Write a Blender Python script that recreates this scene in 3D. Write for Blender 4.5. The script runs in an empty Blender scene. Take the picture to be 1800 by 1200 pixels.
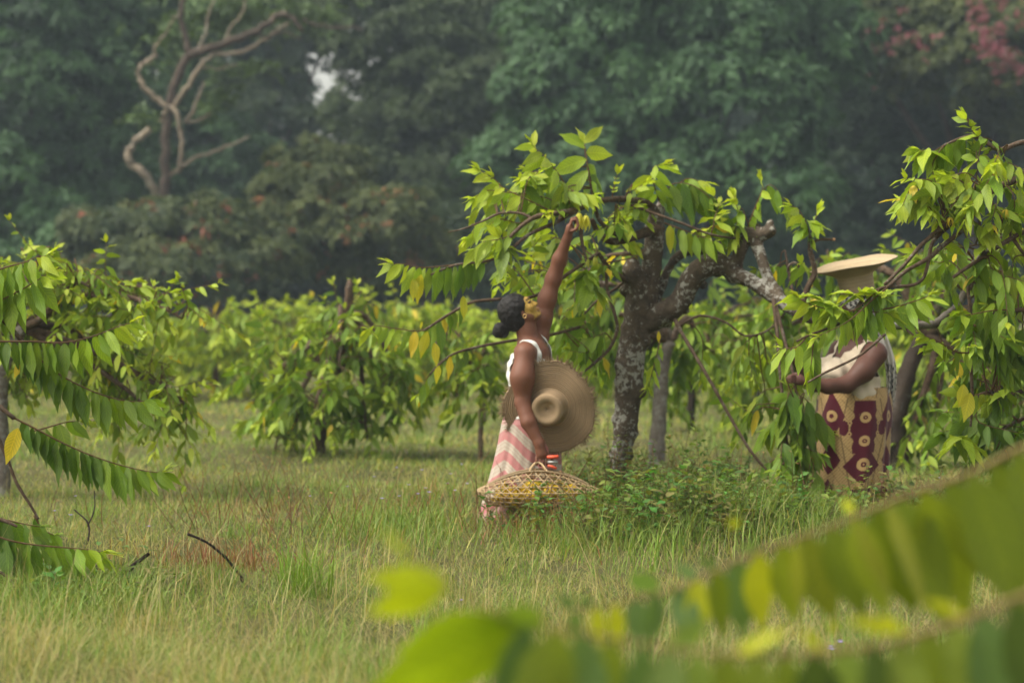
import bpy, math, random
import numpy as np
from mathutils import Vector, noise as mnoise

# ------------------------------------------------------------------ camera, sky, sun, exposure
SC = bpy.context.scene
COL = SC.collection
FPX, CX, HY, CAMZ = 4000.0, 900.0, 548.0, 1.5          # focal length in photo pixels, horizon row, eye height
cam = bpy.data.cameras.new("camera")
cam.sensor_width = 36.0
cam.lens = 80.0
cam.shift_y = -(600.0 - HY) / 1800.0
cam.clip_start, cam.clip_end = 0.05, 3000.0
cam.dof.use_dof = True
cam.dof.focus_distance = 13.2
cam.dof.aperture_fstop = 1.95
camo = bpy.data.objects.new("camera", cam)
camo.location = (0, 0, CAMZ)
camo.rotation_euler = (math.radians(90), 0, 0)
COL.objects.link(camo)
SC.camera = camo

SUN_EL, SUN_AZ = math.radians(56), math.radians(-108)     # azimuth: 0 = straight ahead (+Y), negative = to the left
world = bpy.data.worlds.new("World")
SC.world = world
world.use_nodes = True
nt = world.node_tree
bg = nt.nodes["Background"]
sky = nt.nodes.new("ShaderNodeTexSky")
sky.sky_type = 'NISHITA'
sky.sun_disc = False
sky.sun_elevation = SUN_EL
sky.sun_rotation = SUN_AZ
sky.air_density = 1.0
sky.dust_density = 5.0
sky.ozone_density = 1.0
hs = nt.nodes.new("ShaderNodeHueSaturation")              # overcast: the blue is washed out
hs.inputs["Saturation"].default_value = 0.22
nt.links.new(sky.outputs[0], hs.inputs["Color"])
tint = nt.nodes.new("ShaderNodeMix")                        # thin warm cloud in front of it
tint.data_type = 'RGBA'
tint.blend_type = 'MULTIPLY'
tint.inputs[0].default_value = 1.0
tint.inputs[7].default_value = (1.0, 0.97, 0.86, 1)
nt.links.new(hs.outputs[0], tint.inputs[6])
nt.links.new(tint.outputs[2], bg.inputs[0])
bg.inputs[1].default_value = 0.14

sl = bpy.data.lights.new("sun", 'SUN')
sl.energy = 1.15
sl.angle = math.radians(24)
sl.color = (1.0, 0.95, 0.86)
so = bpy.data.objects.new("sun", sl)
sd = Vector((math.sin(SUN_AZ) * math.cos(SUN_EL), math.cos(SUN_AZ) * math.cos(SUN_EL), math.sin(SUN_EL)))
so.rotation_euler = sd.to_track_quat('Z', 'Y').to_euler()
so.location = (0, 0, 40)
COL.objects.link(so)

SC.view_settings.view_transform = 'Standard'
SC.view_settings.look = 'None'
SC.view_settings.exposure = 1.24
SC.view_settings.gamma = 1.0
SC.render.engine = 'CYCLES'
cy = SC.cycles
cy.use_denoising = True
cy.use_adaptive_sampling = True
cy.adaptive_threshold = 0.02
cy.max_bounces = 6
cy.diffuse_bounces = 3
cy.glossy_bounces = 2
cy.transmission_bounces = 4
cy.volume_bounces = 0
cy.transparent_max_bounces = 8
cy.caustics_reflective = False
cy.caustics_refractive = False

rng = np.random.default_rng(7)
random.seed(7)


def W(px, py, d):
    """the point seen at photo pixel (px, py) at depth d metres"""
    return np.array([(px - CX) / FPX * d, d, CAMZ - (py - HY) / FPX * d])


def to_px(p):
    return CX + p[..., 0] / p[..., 1] * FPX, HY - (p[..., 2] - CAMZ) / p[..., 1] * FPX


def gdepth(py):
    return CAMZ * FPX / (py - HY)


def unit(v):
    v = np.asarray(v, float)
    return v / (np.linalg.norm(v, axis=-1, keepdims=True) + 1e-9)


def ground_h(x, y):
    h = 0.035 * np.sin(x * 1.1 + y * 0.43) + 0.03 * np.sin(x * 0.37 - y * 0.71 + 1.3) + 0.02 * np.sin(x * 2.3 + y * 1.9 + 0.4)
    h = h + 0.10 * np.exp(-(((x - 1.4) / 1.3) ** 2 + ((y - 15.1) / 0.9) ** 2))
    return h * np.clip((120 - y) / 60, 0.2, 1)


def pnoise(x, y, s, seed):
    r = np.random.default_rng(seed)
    o = 0
    for i in range(6):
        a = r.uniform(0, 6.28)
        f = s * r.uniform(0.6, 1.8)
        o = o + np.sin((x * np.cos(a) + y * np.sin(a)) * f + r.uniform(0, 6.28))
    return o / 3.0


# ------------------------------------------------------------------ objects and tags
ORG = {}


def tag(o, label=None, cat=None, group=None, kind=None):
    if label: o["label"] = label
    if cat: o["category"] = cat
    if group: o["group"] = group
    if kind: o["kind"] = kind
    return o


def thing(name, label, cat, loc, group=None):
    o = bpy.data.objects.new(name, None)
    o.empty_display_size = 0.2
    o.location = tuple(float(v) for v in loc)
    COL.objects.link(o)
    ORG[o.name] = np.array(loc, float)
    return tag(o, label, cat, group)


def link_mesh(name, me, mat, parent=None, smooth=True):
    o = bpy.data.objects.new(name, me)
    COL.objects.link(o)
    if mat: me.materials.append(mat)
    if smooth:
        me.polygons.foreach_set("use_smooth", np.ones(len(me.polygons), bool))
    if parent:
        o.parent = parent
        ORG[o.name] = ORG.get(parent.name, np.zeros(3))
    else:
        ORG[o.name] = np.zeros(3)
    return o


class MB:
    """collects shapes with a colour and a surface coordinate per vertex; build() links them as ONE mesh object"""

    def __init__(s):
        s.v, s.c, s.t, s.f, s.n = [], [], [], [], 0

    def raw(s, v, faces, col, tex=None):
        v = np.asarray(v, float)
        n = len(v)
        col = np.asarray(col, float)
        if col.ndim == 1: col = np.tile(col, (n, 1))
        s.v.append(v)
        s.c.append(col)
        s.t.append(np.zeros((n, 3)) if tex is None else np.asarray(tex, float))
        for f in (faces if isinstance(faces, list) else [faces]):
            f = np.asarray(f, np.int64)
            if len(f): s.f.append(f + s.n)
        s.n += n

    def tube(s, pts, rad, col=(.1, .06, .04), sides=6, caps=True, lump=0.0):
        p = np.asarray(pts, float)
        m = len(p)
        rad = np.atleast_1d(np.asarray(rad, float))
        if len(rad) != m: rad = np.interp(np.linspace(0, 1, m), np.linspace(0, 1, len(rad)), rad)
        tan = unit(np.gradient(p, axis=0))
        ref = np.array([0.31, 0.17, 0.93])
        if abs(tan[:, 2]).mean() > 0.8: ref = np.array([0.9, 0.3, 0.1])
        a = unit(np.cross(tan, ref))
        b = np.cross(tan, a)
        th = np.arange(sides) / sides * 2 * math.pi
        R = rad[:, None] * (1 + lump * rng.normal(0, 1, (m, sides)))
        v = p[:, None, :] + R[..., None] * (np.cos(th)[None, :, None] * a[:, None, :] + np.sin(th)[None, :, None] * b[:, None, :])
        tex = np.zeros((m, sides, 3))
        tex[..., 0] = th / (2 * math.pi)
        tex[..., 1] = np.linspace(0, 1, m)[:, None]
        tex[..., 2] = 1
        i = np.arange(m - 1)[:, None] * sides
        j = np.arange(sides)[None, :]
        jn = (j + 1) % sides
        q = np.stack([i + j, i + jn, i + sides + jn, i + sides + j], -1).reshape(-1, 4)
        v = v.reshape(-1, 3)
        tex = tex.reshape(-1, 3)
        fl = [q]
        if caps:
            v = np.vstack([v, p[:1], p[-1:]])
            tex = np.vstack([tex, [[.5, 0, 1], [.5, 1, 1]]])
            c0, c1 = m * sides, m * sides + 1
            jj = np.arange(sides)
            jjn = (jj + 1) % sides
            fl.append(np.stack([jjn, jj, np.full(sides, c0)], -1))
            fl.append(np.stack([(m - 1) * sides + jj, (m - 1) * sides + jjn, np.full(sides, c1)], -1))
        s.raw(v, fl, col, tex)

    def grid(s, P, col, tex=None, wrap=False):
        """P: (m, n, 3) grid of points"""
        m, n = P.shape[:2]
        i = np.arange(m - 1)[:, None] * n
        j = np.arange(n if wrap else n - 1)[None, :]
        jn = (j + 1) % n
        q = np.stack([i + j, i + jn, i + n + jn, i + n + j], -1).reshape(-1, 4)
        c = col.reshape(-1, 3) if isinstance(col, np.ndarray) and col.ndim == 3 else col
        s.raw(P.reshape(-1, 3), q, c, None if tex is None else tex.reshape(-1, 3))

    def build(s, name, mat, parent=None, smooth=True):
        off = ORG.get(parent.name, np.zeros(3)) if parent else np.zeros(3)
        v = np.vstack(s.v) - off
        c = np.vstack(s.c)
        t = np.vstack(s.t)
        me = bpy.data.meshes.new(name)
        me.vertices.add(len(v))
        me.vertices.foreach_set("co", v.astype(np.float32).ravel())
        idx = np.concatenate([f.ravel() for f in s.f])
        cnt = np.concatenate([np.full(len(f), f.shape[1]) for f in s.f])
        st = np.concatenate([[0], np.cumsum(cnt)[:-1]])
        me.loops.add(len(idx))
        me.loops.foreach_set("vertex_index", idx.astype(np.int32))
        me.polygons.add(len(cnt))
        me.polygons.foreach_set("loop_start", st.astype(np.int32))
        a = me.attributes.new("col", 'FLOAT_COLOR', 'POINT')
        a.data.foreach_set("color", np.hstack([c, np.ones((len(c), 1))]).astype(np.float32).ravel())
        a = me.attributes.new("luv", 'FLOAT_VECTOR', 'POINT')
        a.data.foreach_set("vector", t.astype(np.float32).ravel())
        me.update()
        me.validate()
        return link_mesh(name, me, mat, parent, smooth)


def smooth_path(pts, n=6):
    p = np.asarray(pts, float)
    if len(p) < 3:
        t = np.linspace(0, 1, n + 1)[:, None]
        return p[0] * (1 - t) + p[-1] * t
    q = np.vstack([2 * p[0] - p[1], p, 2 * p[-1] - p[-2]])
    out = []
    for i in range(1, len(q) - 2):
        for t in np.arange(n) / n:
            out.append(0.5 * (2 * q[i] + (q[i + 1] - q[i - 1]) * t + (2 * q[i - 1] - 5 * q[i] + 4 * q[i + 1] - q[i + 2]) * t * t
                              + (3 * q[i] - q[i - 1] - 3 * q[i + 1] + q[i + 2]) * t ** 3))
    out.append(q[-2])
    return np.array(out)


# ------------------------------------------------------------------ signed distance bodies (one continuous surface)
class SDF:
    def __init__(s):
        s.ops = []

    def cone(s, a, b, ra, rb, k=.02):
        s.ops.append(('c', np.array(a, float), np.array(b, float), ra, rb, k))

    def chain(s, pts, rad, k=.02):
        for i in range(len(pts) - 1): s.cone(pts[i], pts[i + 1], rad[i], rad[i + 1], k)

    def ell(s, c, r, ax=None, k=.02):
        s.ops.append(('e', np.array(c, float), np.array(r, float), np.eye(3) if ax is None else np.array(ax, float), 0, k))

    def mesh(s, h, grow=0.0):
        lo, hi = np.full(3, 1e9), np.full(3, -1e9)
        bb = []
        for o in s.ops:
            if o[0] == 'c':
                a, b, ra, rb, k = o[1:]
                l, u = np.minimum(a - ra, b - rb), np.maximum(a + ra, b + rb)
            else:
                R = o[2].max()
                l, u = o[1] - R, o[1] + R
            bb.append((l, u))
            lo, hi = np.minimum(lo, l), np.maximum(hi, u)
        lo = lo - 3 * h - grow
        hi = hi + 3 * h + grow
        n = np.ceil((hi - lo) / h).astype(int) + 1
        F = np.full(n, 0.5, np.float32)
        ax = [lo[d] + np.arange(n[d]) * h for d in range(3)]
        for o, (l, u) in zip(s.ops, bb):
            k = o[-1]
            m = k + 4 * h + grow
            i0 = np.clip(((l - m - lo) / h).astype(int), 0, n - 1)
            i1 = np.clip(((u + m - lo) / h).astype(int) + 2, 1, n)
            sl_ = tuple(slice(a, b) for a, b in zip(i0, i1))
            X, Y, Z = np.meshgrid(ax[0][sl_[0]], ax[1][sl_[1]], ax[2][sl_[2]], indexing='ij')
            if o[0] == 'c':
                a, b, ra, rb = o[1:5]
                ab = b - a
                L = ab @ ab + 1e-12
                t = np.clip(((X - a[0]) * ab[0] + (Y - a[1]) * ab[1] + (Z - a[2]) * ab[2]) / L, 0, 1)
                d = np.sqrt((X - a[0] - t * ab[0]) ** 2 + (Y - a[1] - t * ab[1]) ** 2 + (Z - a[2] - t * ab[2]) ** 2) - (ra + (rb - ra) * t)
            else:
                c, r, A = o[1:4]
                q = [(X - c[0]) * A[i][0] + (Y - c[1]) * A[i][1] + (Z - c[2]) * A[i][2] for i in range(3)]
                k0 = np.sqrt(sum((q[i] / r[i]) ** 2 for i in range(3)))
                k1 = np.sqrt(sum((q[i] / r[i] ** 2) ** 2 for i in range(3))) + 1e-9
                d = k0 * (k0 - 1) / k1
            G = F[sl_]
            hh = np.maximum(k - np.abs(G - d), 0) / max(k, 1e-6)
            F[sl_] = np.minimum(G, d) - hh * hh * k * 0.25
        return surface_nets(F - grow, lo, h)


def surface_nets(F, lo, h):
    S = F < 0
    n = F.shape
    c8 = [S[i:n[0] - 1 + i, j:n[1] - 1 + j, k:n[2] - 1 + k] for i in (0, 1) for j in (0, 1) for k in (0, 1)]
    tot = sum(c.astype(np.int8) for c in c8)
    idx = np.argwhere((tot > 0) & (tot < 8))
    acc = np.zeros((len(idx), 3))
    cnt = np.zeros(len(idx))
    for d in range(3):
        o1, o2 = [(1, 2), (0, 2), (0, 1)][d]
        for p in (0, 1):
            for q in (0, 1):
                a = np.zeros(3, int)
                a[o1], a[o2] = p, q
                b = a.copy()
                b[d] = 1
                fa = F[tuple((idx + a).T)]
                fb = F[tuple((idx + b).T)]
                cr = (fa < 0) != (fb < 0)
                t = np.where(cr, fa / np.where(cr, fa - fb, 1), 0)
                P = np.tile(a.astype(float), (len(idx), 1))
                P[:, d] = t
                acc += P * cr[:, None]
                cnt += cr
    V = (idx + acc / np.maximum(cnt, 1)[:, None]) * h + lo
    vid = np.full([m - 1 for m in n], -1, np.int64)
    vid[tuple(idx.T)] = np.arange(len(idx))
    faces = []
    for d in range(3):
        sa = [slice(1, m - 1) for m in n]
        sb = list(sa)
        sa[d] = slice(0, n[d] - 1)
        sb[d] = slice(1, n[d])
        A, B = S[tuple(sa)], S[tuple(sb)]
        e = np.argwhere(A != B)
        ins = A[tuple(e.T)]
        off = np.array([1, 1, 1])
        off[d] = 0
        e = e + off
        o1, o2 = [(1, 2), (2, 0), (0, 1)][d]
        u = np.zeros(3, int); u[o1] = 1
        w = np.zeros(3, int); w[o2] = 1
        q = np.stack([vid[tuple((e - u - w).T)], vid[tuple((e - w).T)], vid[tuple(e.T)], vid[tuple((e - u).T)]], -1)
        q[~ins] = q[~ins][:, ::-1]
        faces.append(q)
    return V, np.vstack(faces)


def relax(V, Fq, it=2, lam=.5):
    for _ in range(it):
        acc = np.zeros_like(V)
        c = np.zeros(len(V))
        for a in range(4):
            b = (a + 1) % 4
            np.add.at(acc, Fq[:, a], V[Fq[:, b]])
            np.add.at(c, Fq[:, a], 1)
        V = V + lam * (acc / np.maximum(c, 1)[:, None] - V)
    return V


def vnormals(V, Fq):
    n = np.cross(V[Fq[:, 2]] - V[Fq[:, 0]], V[Fq[:, 3]] - V[Fq[:, 1]])
    N = np.zeros_like(V)
    for a in range(4): np.add.at(N, Fq[:, a], n)
    return unit(N)


def fnoise(V, s, seed=0.0):
    return np.array([mnoise.noise(Vector((p[0] * s + seed, p[1] * s, p[2] * s))) for p in V])


# ------------------------------------------------------------------ materials
def new_mat(name):
    m = bpy.data.materials.new(name)
    m.use_nodes = True
    t = m.node_tree
    return m, t, t.nodes["Principled BSDF"], t.nodes["Material Output"]


def N(t, kind, **kw):
    n = t.nodes.new(kind)
    for k, v in kw.items():
        if k.startswith("i_"):
            n.inputs[k[2:].replace("_", " ")].default_value = v
        else:
            setattr(n, k, v)
    return n


def math_n(t, op, a, b=None, clamp=False):
    n = N(t, "ShaderNodeMath", operation=op, use_clamp=clamp)
    for i, x in enumerate((a, b)):
        if x is None: continue
        if isinstance(x, (int, float)): n.inputs[i].default_value = x
        else: t.links.new(x, n.inputs[i])
    return n.outputs[0]


def mixc(t, fac, a, b, blend='MIX'):
    n = N(t, "ShaderNodeMix", data_type='RGBA', blend_type=blend)
    for i, x in ((0, fac), (6, a), (7, b)):
        if isinstance(x, (int, float)): n.inputs[i].default_value = x
        elif isinstance(x, tuple): n.inputs[i].default_value = x + (1,)
        else: t.links.new(x, n.inputs[i])
    return n.outputs[2]


def ramp(t, src, stops):
    r = N(t, "ShaderNodeValToRGB")
    e = r.color_ramp.elements
    while len(e) < len(stops): e.new(0.5)
    for el, (p, c) in zip(e, stops):
        el.position = p
        el.color = tuple(c) + (1,)
    t.links.new(src, r.inputs[0])
    return r.outputs[0]


def noise_n(t, scale, detail=4, rough=.6, coord='Object', dist=0.0):
    tc = N(t, "ShaderNodeTexCoord")
    n = N(t, "ShaderNodeTexNoise")
    n.inputs["Scale"].default_value = scale
    n.inputs["Detail"].default_value = detail
    n.inputs["Roughness"].default_value = rough
    n.inputs["Distortion"].default_value = dist
    t.links.new(tc.outputs[coord], n.inputs["Vector"])
    return n.outputs["Fac"]


def bump(t, bsdf, h, strength=.4, dist=.01):
    b = N(t, "ShaderNodeBump")
    b.inputs["Strength"].default_value = strength
    b.inputs["Distance"].default_value = dist
    t.links.new(h, b.inputs["Height"])
    t.links.new(b.outputs[0], bsdf.inputs["Normal"])


def leaf_material(name, trans=.35, rough=.42, veins=True, spec=.4):
    m, t, p, out = new_mat(name)
    at = N(t, "ShaderNodeAttribute", attribute_name="col")
    c = at.outputs["Color"]
    if veins:
        uv = N(t, "ShaderNodeAttribute", attribute_name="luv")
        sx = N(t, "ShaderNodeSeparateXYZ")
        t.links.new(uv.outputs["Vector"], sx.inputs[0])
        du = math_n(t, 'ABSOLUTE', math_n(t, 'SUBTRACT', sx.outputs[0], .5))
        mid = math_n(t, 'LESS_THAN', du, .035)
        ph = math_n(t, 'SUBTRACT', math_n(t, 'MULTIPLY', sx.outputs[1], 62.0), math_n(t, 'MULTIPLY', du, 26.0))
        lat = math_n(t, 'POWER', math_n(t, 'ABSOLUTE', math_n(t, 'SINE', math_n(t, 'MULTIPLY', ph, .5))), 10.0)
        lat = math_n(t, 'MULTIPLY', lat, .45)
        v = math_n(t, 'MAXIMUM', math_n(t, 'MULTIPLY', mid, .5), lat)
        bright = mixc(t, 1.0, c, (1.7, 1.55, 1.3), 'MULTIPLY')
        c = mixc(t, v, c, bright)
        bump(t, p, math_n(t, 'SUBTRACT', 1.0, lat), .5, .004)
        nf = noise_n(t, 22, 3, .6)
        sp = noise_n(t, 75, 3, .6)
        c = mixc(t, ramp(t, sp, [(.66, (0, 0, 0)), (.74, (.55, .55, .55))]), c, (.12, .075, .02))
        c = mixc(t, math_n(t, 'MULTIPLY', nf, .35), c, mixc(t, 1.0, c, (.7, .78, .7), 'MULTIPLY'))
    t.links.new(c, p.inputs["Base Color"])
    p.inputs["Roughness"].default_value = rough
    p.inputs["Specular IOR Level"].default_value = spec
    tr = N(t, "ShaderNodeBsdfTranslucent")
    t.links.new(mixc(t, 1.0, c, (1.5, 1.5, .7), 'MULTIPLY'), tr.inputs[0])
    mx = N(t, "ShaderNodeMixShader")
    mx.inputs[0].default_value = trans
    t.links.new(p.outputs[0], mx.inputs[1])
    t.links.new(tr.outputs[0], mx.inputs[2])
    t.links.new(mx.outputs[0], out.inputs[0])
    return m


def bark_material(name, dark, mid, lichen, amount=.5, scale=14.0):
    m, t, p, out = new_mat(name)
    n1 = noise_n(t, scale, 6, .7, dist=.4)
    n2 = noise_n(t, scale * 2.6, 6, .66, dist=.3)
    n3 = noise_n(t, scale * 6, 4, .7)
    c = ramp(t, n1, [(.3, dark), (.55, mid), (.75, tuple(v * 1.35 for v in mid))])
    n4 = noise_n(t, scale * .45, 3, .6)
    n2 = math_n(t, 'ADD', n2, math_n(t, 'MULTIPLY', math_n(t, 'SUBTRACT', n4, .5), .7))
    msk = ramp(t, n2, [(.60 - amount * .16, (0, 0, 0)), (.70 - amount * .16, (1, 1, 1))])
    c = mixc(t, msk, c, mixc(t, n3, lichen, tuple(v * .62 for v in lichen)))
    c = mixc(t, math_n(t, 'MULTIPLY', n3, .5), c, mixc(t, 1.0, c, (.45, .42, .4), 'MULTIPLY'))
    t.links.new(c, p.inputs["Base Color"])
    p.inputs["Roughness"].default_value = .9
    p.inputs["Specular IOR Level"].default_value = .2
    bump(t, p, math_n(t, 'ADD', n1, math_n(t, 'MULTIPLY', n3, .6)), .9, .02)
    return m


def attr_material(name, rough=.8, spec=.25, nscale=60, namt=.25, bstr=.2, bdist=.004, sheen=0.0):
    m, t, p, out = new_mat(name)
    at = N(t, "ShaderNodeAttribute", attribute_name="col")
    n1 = noise_n(t, nscale, 4, .65)
    c = mixc(t, math_n(t, 'MULTIPLY', n1, namt * 2), at.outputs["Color"], mixc(t, 1.0, at.outputs["Color"], (.55, .52, .5), 'MULTIPLY'))
    t.links.new(c, p.inputs["Base Color"])
    p.inputs["Roughness"].default_value = rough
    p.inputs["Specular IOR Level"].default_value = spec
    if sheen: p.inputs["Sheen Weight"].default_value = sheen
    bump(t, p, n1, bstr, bdist)
    return m


M = {}
M['leaf'] = leaf_material("leaf", .38, .46, spec=.28)
M['leaf_far'] = leaf_material("leaf_far", .3, .55, veins=False, spec=.25)
M['leaf_forest'] = leaf_material("leaf_forest", .2, .6, veins=False, spec=.2)
M['grass'] = leaf_material("grass", .3, .6, veins=False, spec=.2)
M['petal'] = leaf_material("petal", .35, .5, veins=False, spec=.2)
M['bark_lichen'] = bark_material("bark_lichen", (.046, .035, .026), (.110, .084, .060), (.42, .41, .365), .52, 11)
M['bark'] = bark_material("bark", (.06, .038, .025), (.14, .095, .065), (.26, .24, .2), .1, 20)
M['bark_grey'] = bark_material("bark_grey", (.09, .075, .06), (.2, .175, .15), (.34, .33, .3), .5, 9)
M['bark_pale'] = bark_material("bark_pale", (.12, .095, .07), (.22, .18, .132), (.30, .27, .22), .4, 3)
M['bark_red'] = bark_material("bark_red", (.042, .033, .027), (.08, .058, .046), (.2, .16, .13), .1, 3)
M['bark_dark'] = bark_material("bark_dark", (.03, .022, .018), (.06, .045, .035), (.15, .14, .12), .1, 3)
M['stick'] = bark_material("stick", (.02, .013, .01), (.05, .035, .028), (.1, .09, .08), .1, 30)
M['skin'] = attr_material("skin", .58, .30, 34, .16, .12, .002)
M['hair'] = attr_material("hair", .6, .3, 120, .4, .8, .006)
M['cloth'] = attr_material("cloth", .9, .1, 150, .12, .25, .003, .2)
M['straw'] = attr_material("straw", .85, .15, 90, .3, .35, .004)
M['cane'] = attr_material("cane", .6, .3, 60, .2, .1, .002)
M['flower'] = attr_material("flower", .6, .2, 40, .1, .05, .002)
m, t, p, out = new_mat("gold")
p.inputs["Base Color"].default_value = (.75, .5, .2, 1); p.inputs["Metallic"].default_value = 1; p.inputs["Roughness"].default_value = .3
M['gold'] = m
m, t, p, out = new_mat("red_plastic")
c = ramp(t, noise_n(t, 60, 2), [(.35, (.62, .07, .03)), (.7, (.72, .11, .04))])
t.links.new(c, p.inputs["Base Color"]); p.inputs["Roughness"].default_value = .4
M['red'] = m
m, t, p, out = new_mat("grey_metal")
p.inputs["Base Color"].default_value = (.3, .3, .29, 1); p.inputs["Metallic"].default_value = .7; p.inputs["Roughness"].default_value = .45
M['metal'] = m

m, t, p, out = new_mat("meadow_soil")
n1 = noise_n(t, .5, 6, .65); n2 = noise_n(t, 9, 6, .7); n3 = noise_n(t, 60, 4, .7)
c = mixc(t, ramp(t, n1, [(.38, (0, 0, 0)), (.62, (1, 1, 1))]), (.125, .125, .042), (.21, .18, .085))
c = mixc(t, ramp(t, n2, [(.4, (0, 0, 0)), (.65, (1, 1, 1))]), c, mixc(t, 1.0, c, (.62, .72, .6), 'MULTIPLY'))
c = mixc(t, n3, c, mixc(t, 1.0, c, (.5, .5, .5), 'MULTIPLY'))
t.links.new(c, p.inputs["Base Color"]); p.inputs["Roughness"].default_value = .95; p.inputs["Specular IOR Level"].default_value = .1
bump(t, p, math_n(t, 'ADD', n2, n3), .8, .06)
M['soil'] = m

# ------------------------------------------------------------------ leaves
PROF_NEAR = (np.array([0, .1, .25, .45, .65, .84, 1.0]), np.array([.04, .5, .88, 1.0, .80, .34, .01]))
PROF_MID = (np.array([0, .2, .5, .8, 1.0]), np.array([.05, .8, 1.0, .55, .02]))
PROF_FAR = (np.array([0, .4, 1.0]), np.array([.05, 1.0, .02]))


class Leaves:
    def __init__(s):
        s.b, s.d, s.w, s.L, s.c, s.k, s.r = [], [], [], [], [], [], []

    def add(s, base, d, w, L, col, droop=.15, ratio=.21):
        s.b.append(base); s.d.append(d); s.w.append(w); s.L.append(L); s.c.append(col); s.k.append(droop); s.r.append(ratio)

    def emit(s, mb, prof=PROF_NEAR, fold=.25, wave=.06):
        if not s.b: return
        b = np.array(s.b, float); d = unit(np.array(s.d, float)); w = np.array(s.w, float)
        w = unit(w - d * (w * d).sum(1, keepdims=True))
        n = np.cross(w, d)
        fl = n[:, 2] < 0
        n[fl] *= -1; w[fl] *= -1
        L = np.array(s.L); c = np.array(s.c, float); k = np.array(s.k); r = np.array(s.r)
        T, P = prof
        m, q = len(b), len(T)
        ph = rng.uniform(0, 6.28, m)
        cen = b[:, None] + d[:, None] * (L[:, None] * T[None])[..., None]
        cen[..., 2] -= (k * L)[:, None] * T[None] ** 2
        cen += n[:, None] * ((rng.normal(0, .05, m) * L)[:, None] * (T[None] - .5) ** 2)[..., None]
        hw = (L * r)[:, None] * P[None]
        wv = wave * L[:, None] * np.sin(T[None] * 9 + ph[:, None]) * P[None]
        wv2 = wave * L[:, None] * np.sin(T[None] * 8 + ph[:, None] * 1.7 + 2) * P[None]
        up = fold * hw
        lf = cen + w[:, None] * hw[..., None] + n[:, None] * (up + wv)[..., None]
        rt = cen - w[:, None] * hw[..., None] + n[:, None] * (up + wv2)[..., None]
        V = np.stack([lf, cen, rt], 2).reshape(-1, 3)
        tex = np.zeros((m, q, 3, 3))
        tex[..., 0] = np.array([0, .5, 1])[None, None]
        tex[..., 1] = T[None, :, None]
        C = np.repeat(c, q * 3, axis=0)
        o = (np.arange(m) * q * 3)[:, None, None]
        i = (np.arange(q - 1) * 3)[None, :, None]
        f1 = np.stack([o + i, o + i + 1, o + i + 4, o + i + 3], -1).reshape(-1, 4)
        f2 = np.stack([o + i + 1, o + i + 2, o + i + 5, o + i + 4], -1).reshape(-1, 4)
        mb.raw(V, [f1, f2], C, tex.reshape(-1, 3))


MATURE = np.array([.062, .118, .016])
MIDDLE = np.array([.150, .238, .022])
YOUNG = np.array([.330, .405, .032])
YELLOW = np.array([.54, .42, .030])
TWIG = (.13, .075, .04)
UP = np.array([0, 0, 1.0])


def age_col(a):
    """0 = old dark leaf, 1 = fresh leaf"""
    a = np.clip(a, 0, 1)
    c = MATURE * (1 - a * 2) + MIDDLE * a * 2 if a < .5 else MIDDLE * (2 - a * 2) + YOUNG * (a * 2 - 1)
    return c * rng.uniform(.82, 1.18) * np.array([rng.uniform(.92, 1.1), 1, rng.uniform(.8, 1.2)])


def spray(mb, lv, pts, n, L, hang=.8, a0=.25, a1=.85, yel=.0, r0=.006, r1=.0022, tip=True, start=.08, ratio=.18):
    """a drooping twig with two rows of alternate leaves"""
    p = smooth_path(pts, 5)
    m = len(p)
    mb.tube(p, np.linspace(r0, r1, m), TWIG, 5)
    seg = np.linalg.norm(np.diff(p, axis=0), axis=1)
    cum = np.concatenate([[0], np.cumsum(seg)]) / seg.sum()
    for i in range(n):
        t = start + (1 - start) * (i + rng.uniform(-.25, .25)) / max(n - 1, 1)
        t = min(max(t, 0), 1)
        b = np.array([np.interp(t, cum, p[:, k]) for k in range(3)])
        j = min(int(np.searchsorted(cum, t)), m - 1)
        f = unit(p[min(j + 1, m - 1)] - p[max(j - 1, 0)])
        sd_ = unit(np.cross(f, UP) + 1e-6)
        sg = 1 if i % 2 else -1
        endt = t ** 4
        hg = hang * (1 - .45 * endt)
        comb = hang >= .9
        d = sd_ * sg * (1.0 - .76 * hg) + f * ((.12 if comb else .35) + .8 * endt) - UP * hg * 1.15 + UP * .12 * (1 - hg) + rng.normal(0, .09 if comb else .14, 3)
        wa = f * 1.0 + sd_ * sg * rng.normal(.75 if comb else .3, .3) + rng.normal(0, .12, 3)
        if hg < .35: wa = np.cross(unit(d), UP) + rng.normal(0, .25, 3)
        l = L * rng.uniform(.8, 1.12) * (1 - .25 * endt) * (.8 + .4 * min(t * 3, 1) - .2)
        a = a0 + (a1 - a0) * t ** 1.5 + rng.normal(0, .1)
        c = age_col(a)
        if rng.random() < yel: c = YELLOW * rng.uniform(.75, 1.1)
        lv.add(b, d, wa, l, c, rng.uniform(.05, .3) * (1 - .5 * hang), ratio * rng.uniform(.85, 1.15))
    if tip:
        f = unit(p[-1] - p[-3])
        for q in range(3):
            d = f + rng.normal(0, .4, 3) + UP * .3
            lv.add(p[-1], d, np.cross(d, UP), L * rng.uniform(.35, .6), age_col(a1 + .2), .1, .2)


def tuft(lv, c, n, L, a=.8, spread=1.0, down=.35, f=None):
    """a rosette of leaves at a twig end"""
    for i in range(n):
        th = i * 2.4 + rng.uniform(-.4, .4)
        d = np.array([math.cos(th), math.sin(th) * .9, rng.uniform(-.25, .5) - down]) * spread + (0 if f is None else np.array(f))
        lv.add(np.array(c) + rng.normal(0, .01, 3), d, np.cross(d, UP) + rng.normal(0, .2, 3), L * rng.uniform(.6, 1.1), age_col(a + rng.normal(0, .12)), rng.uniform(.1, .4), .22)


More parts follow.
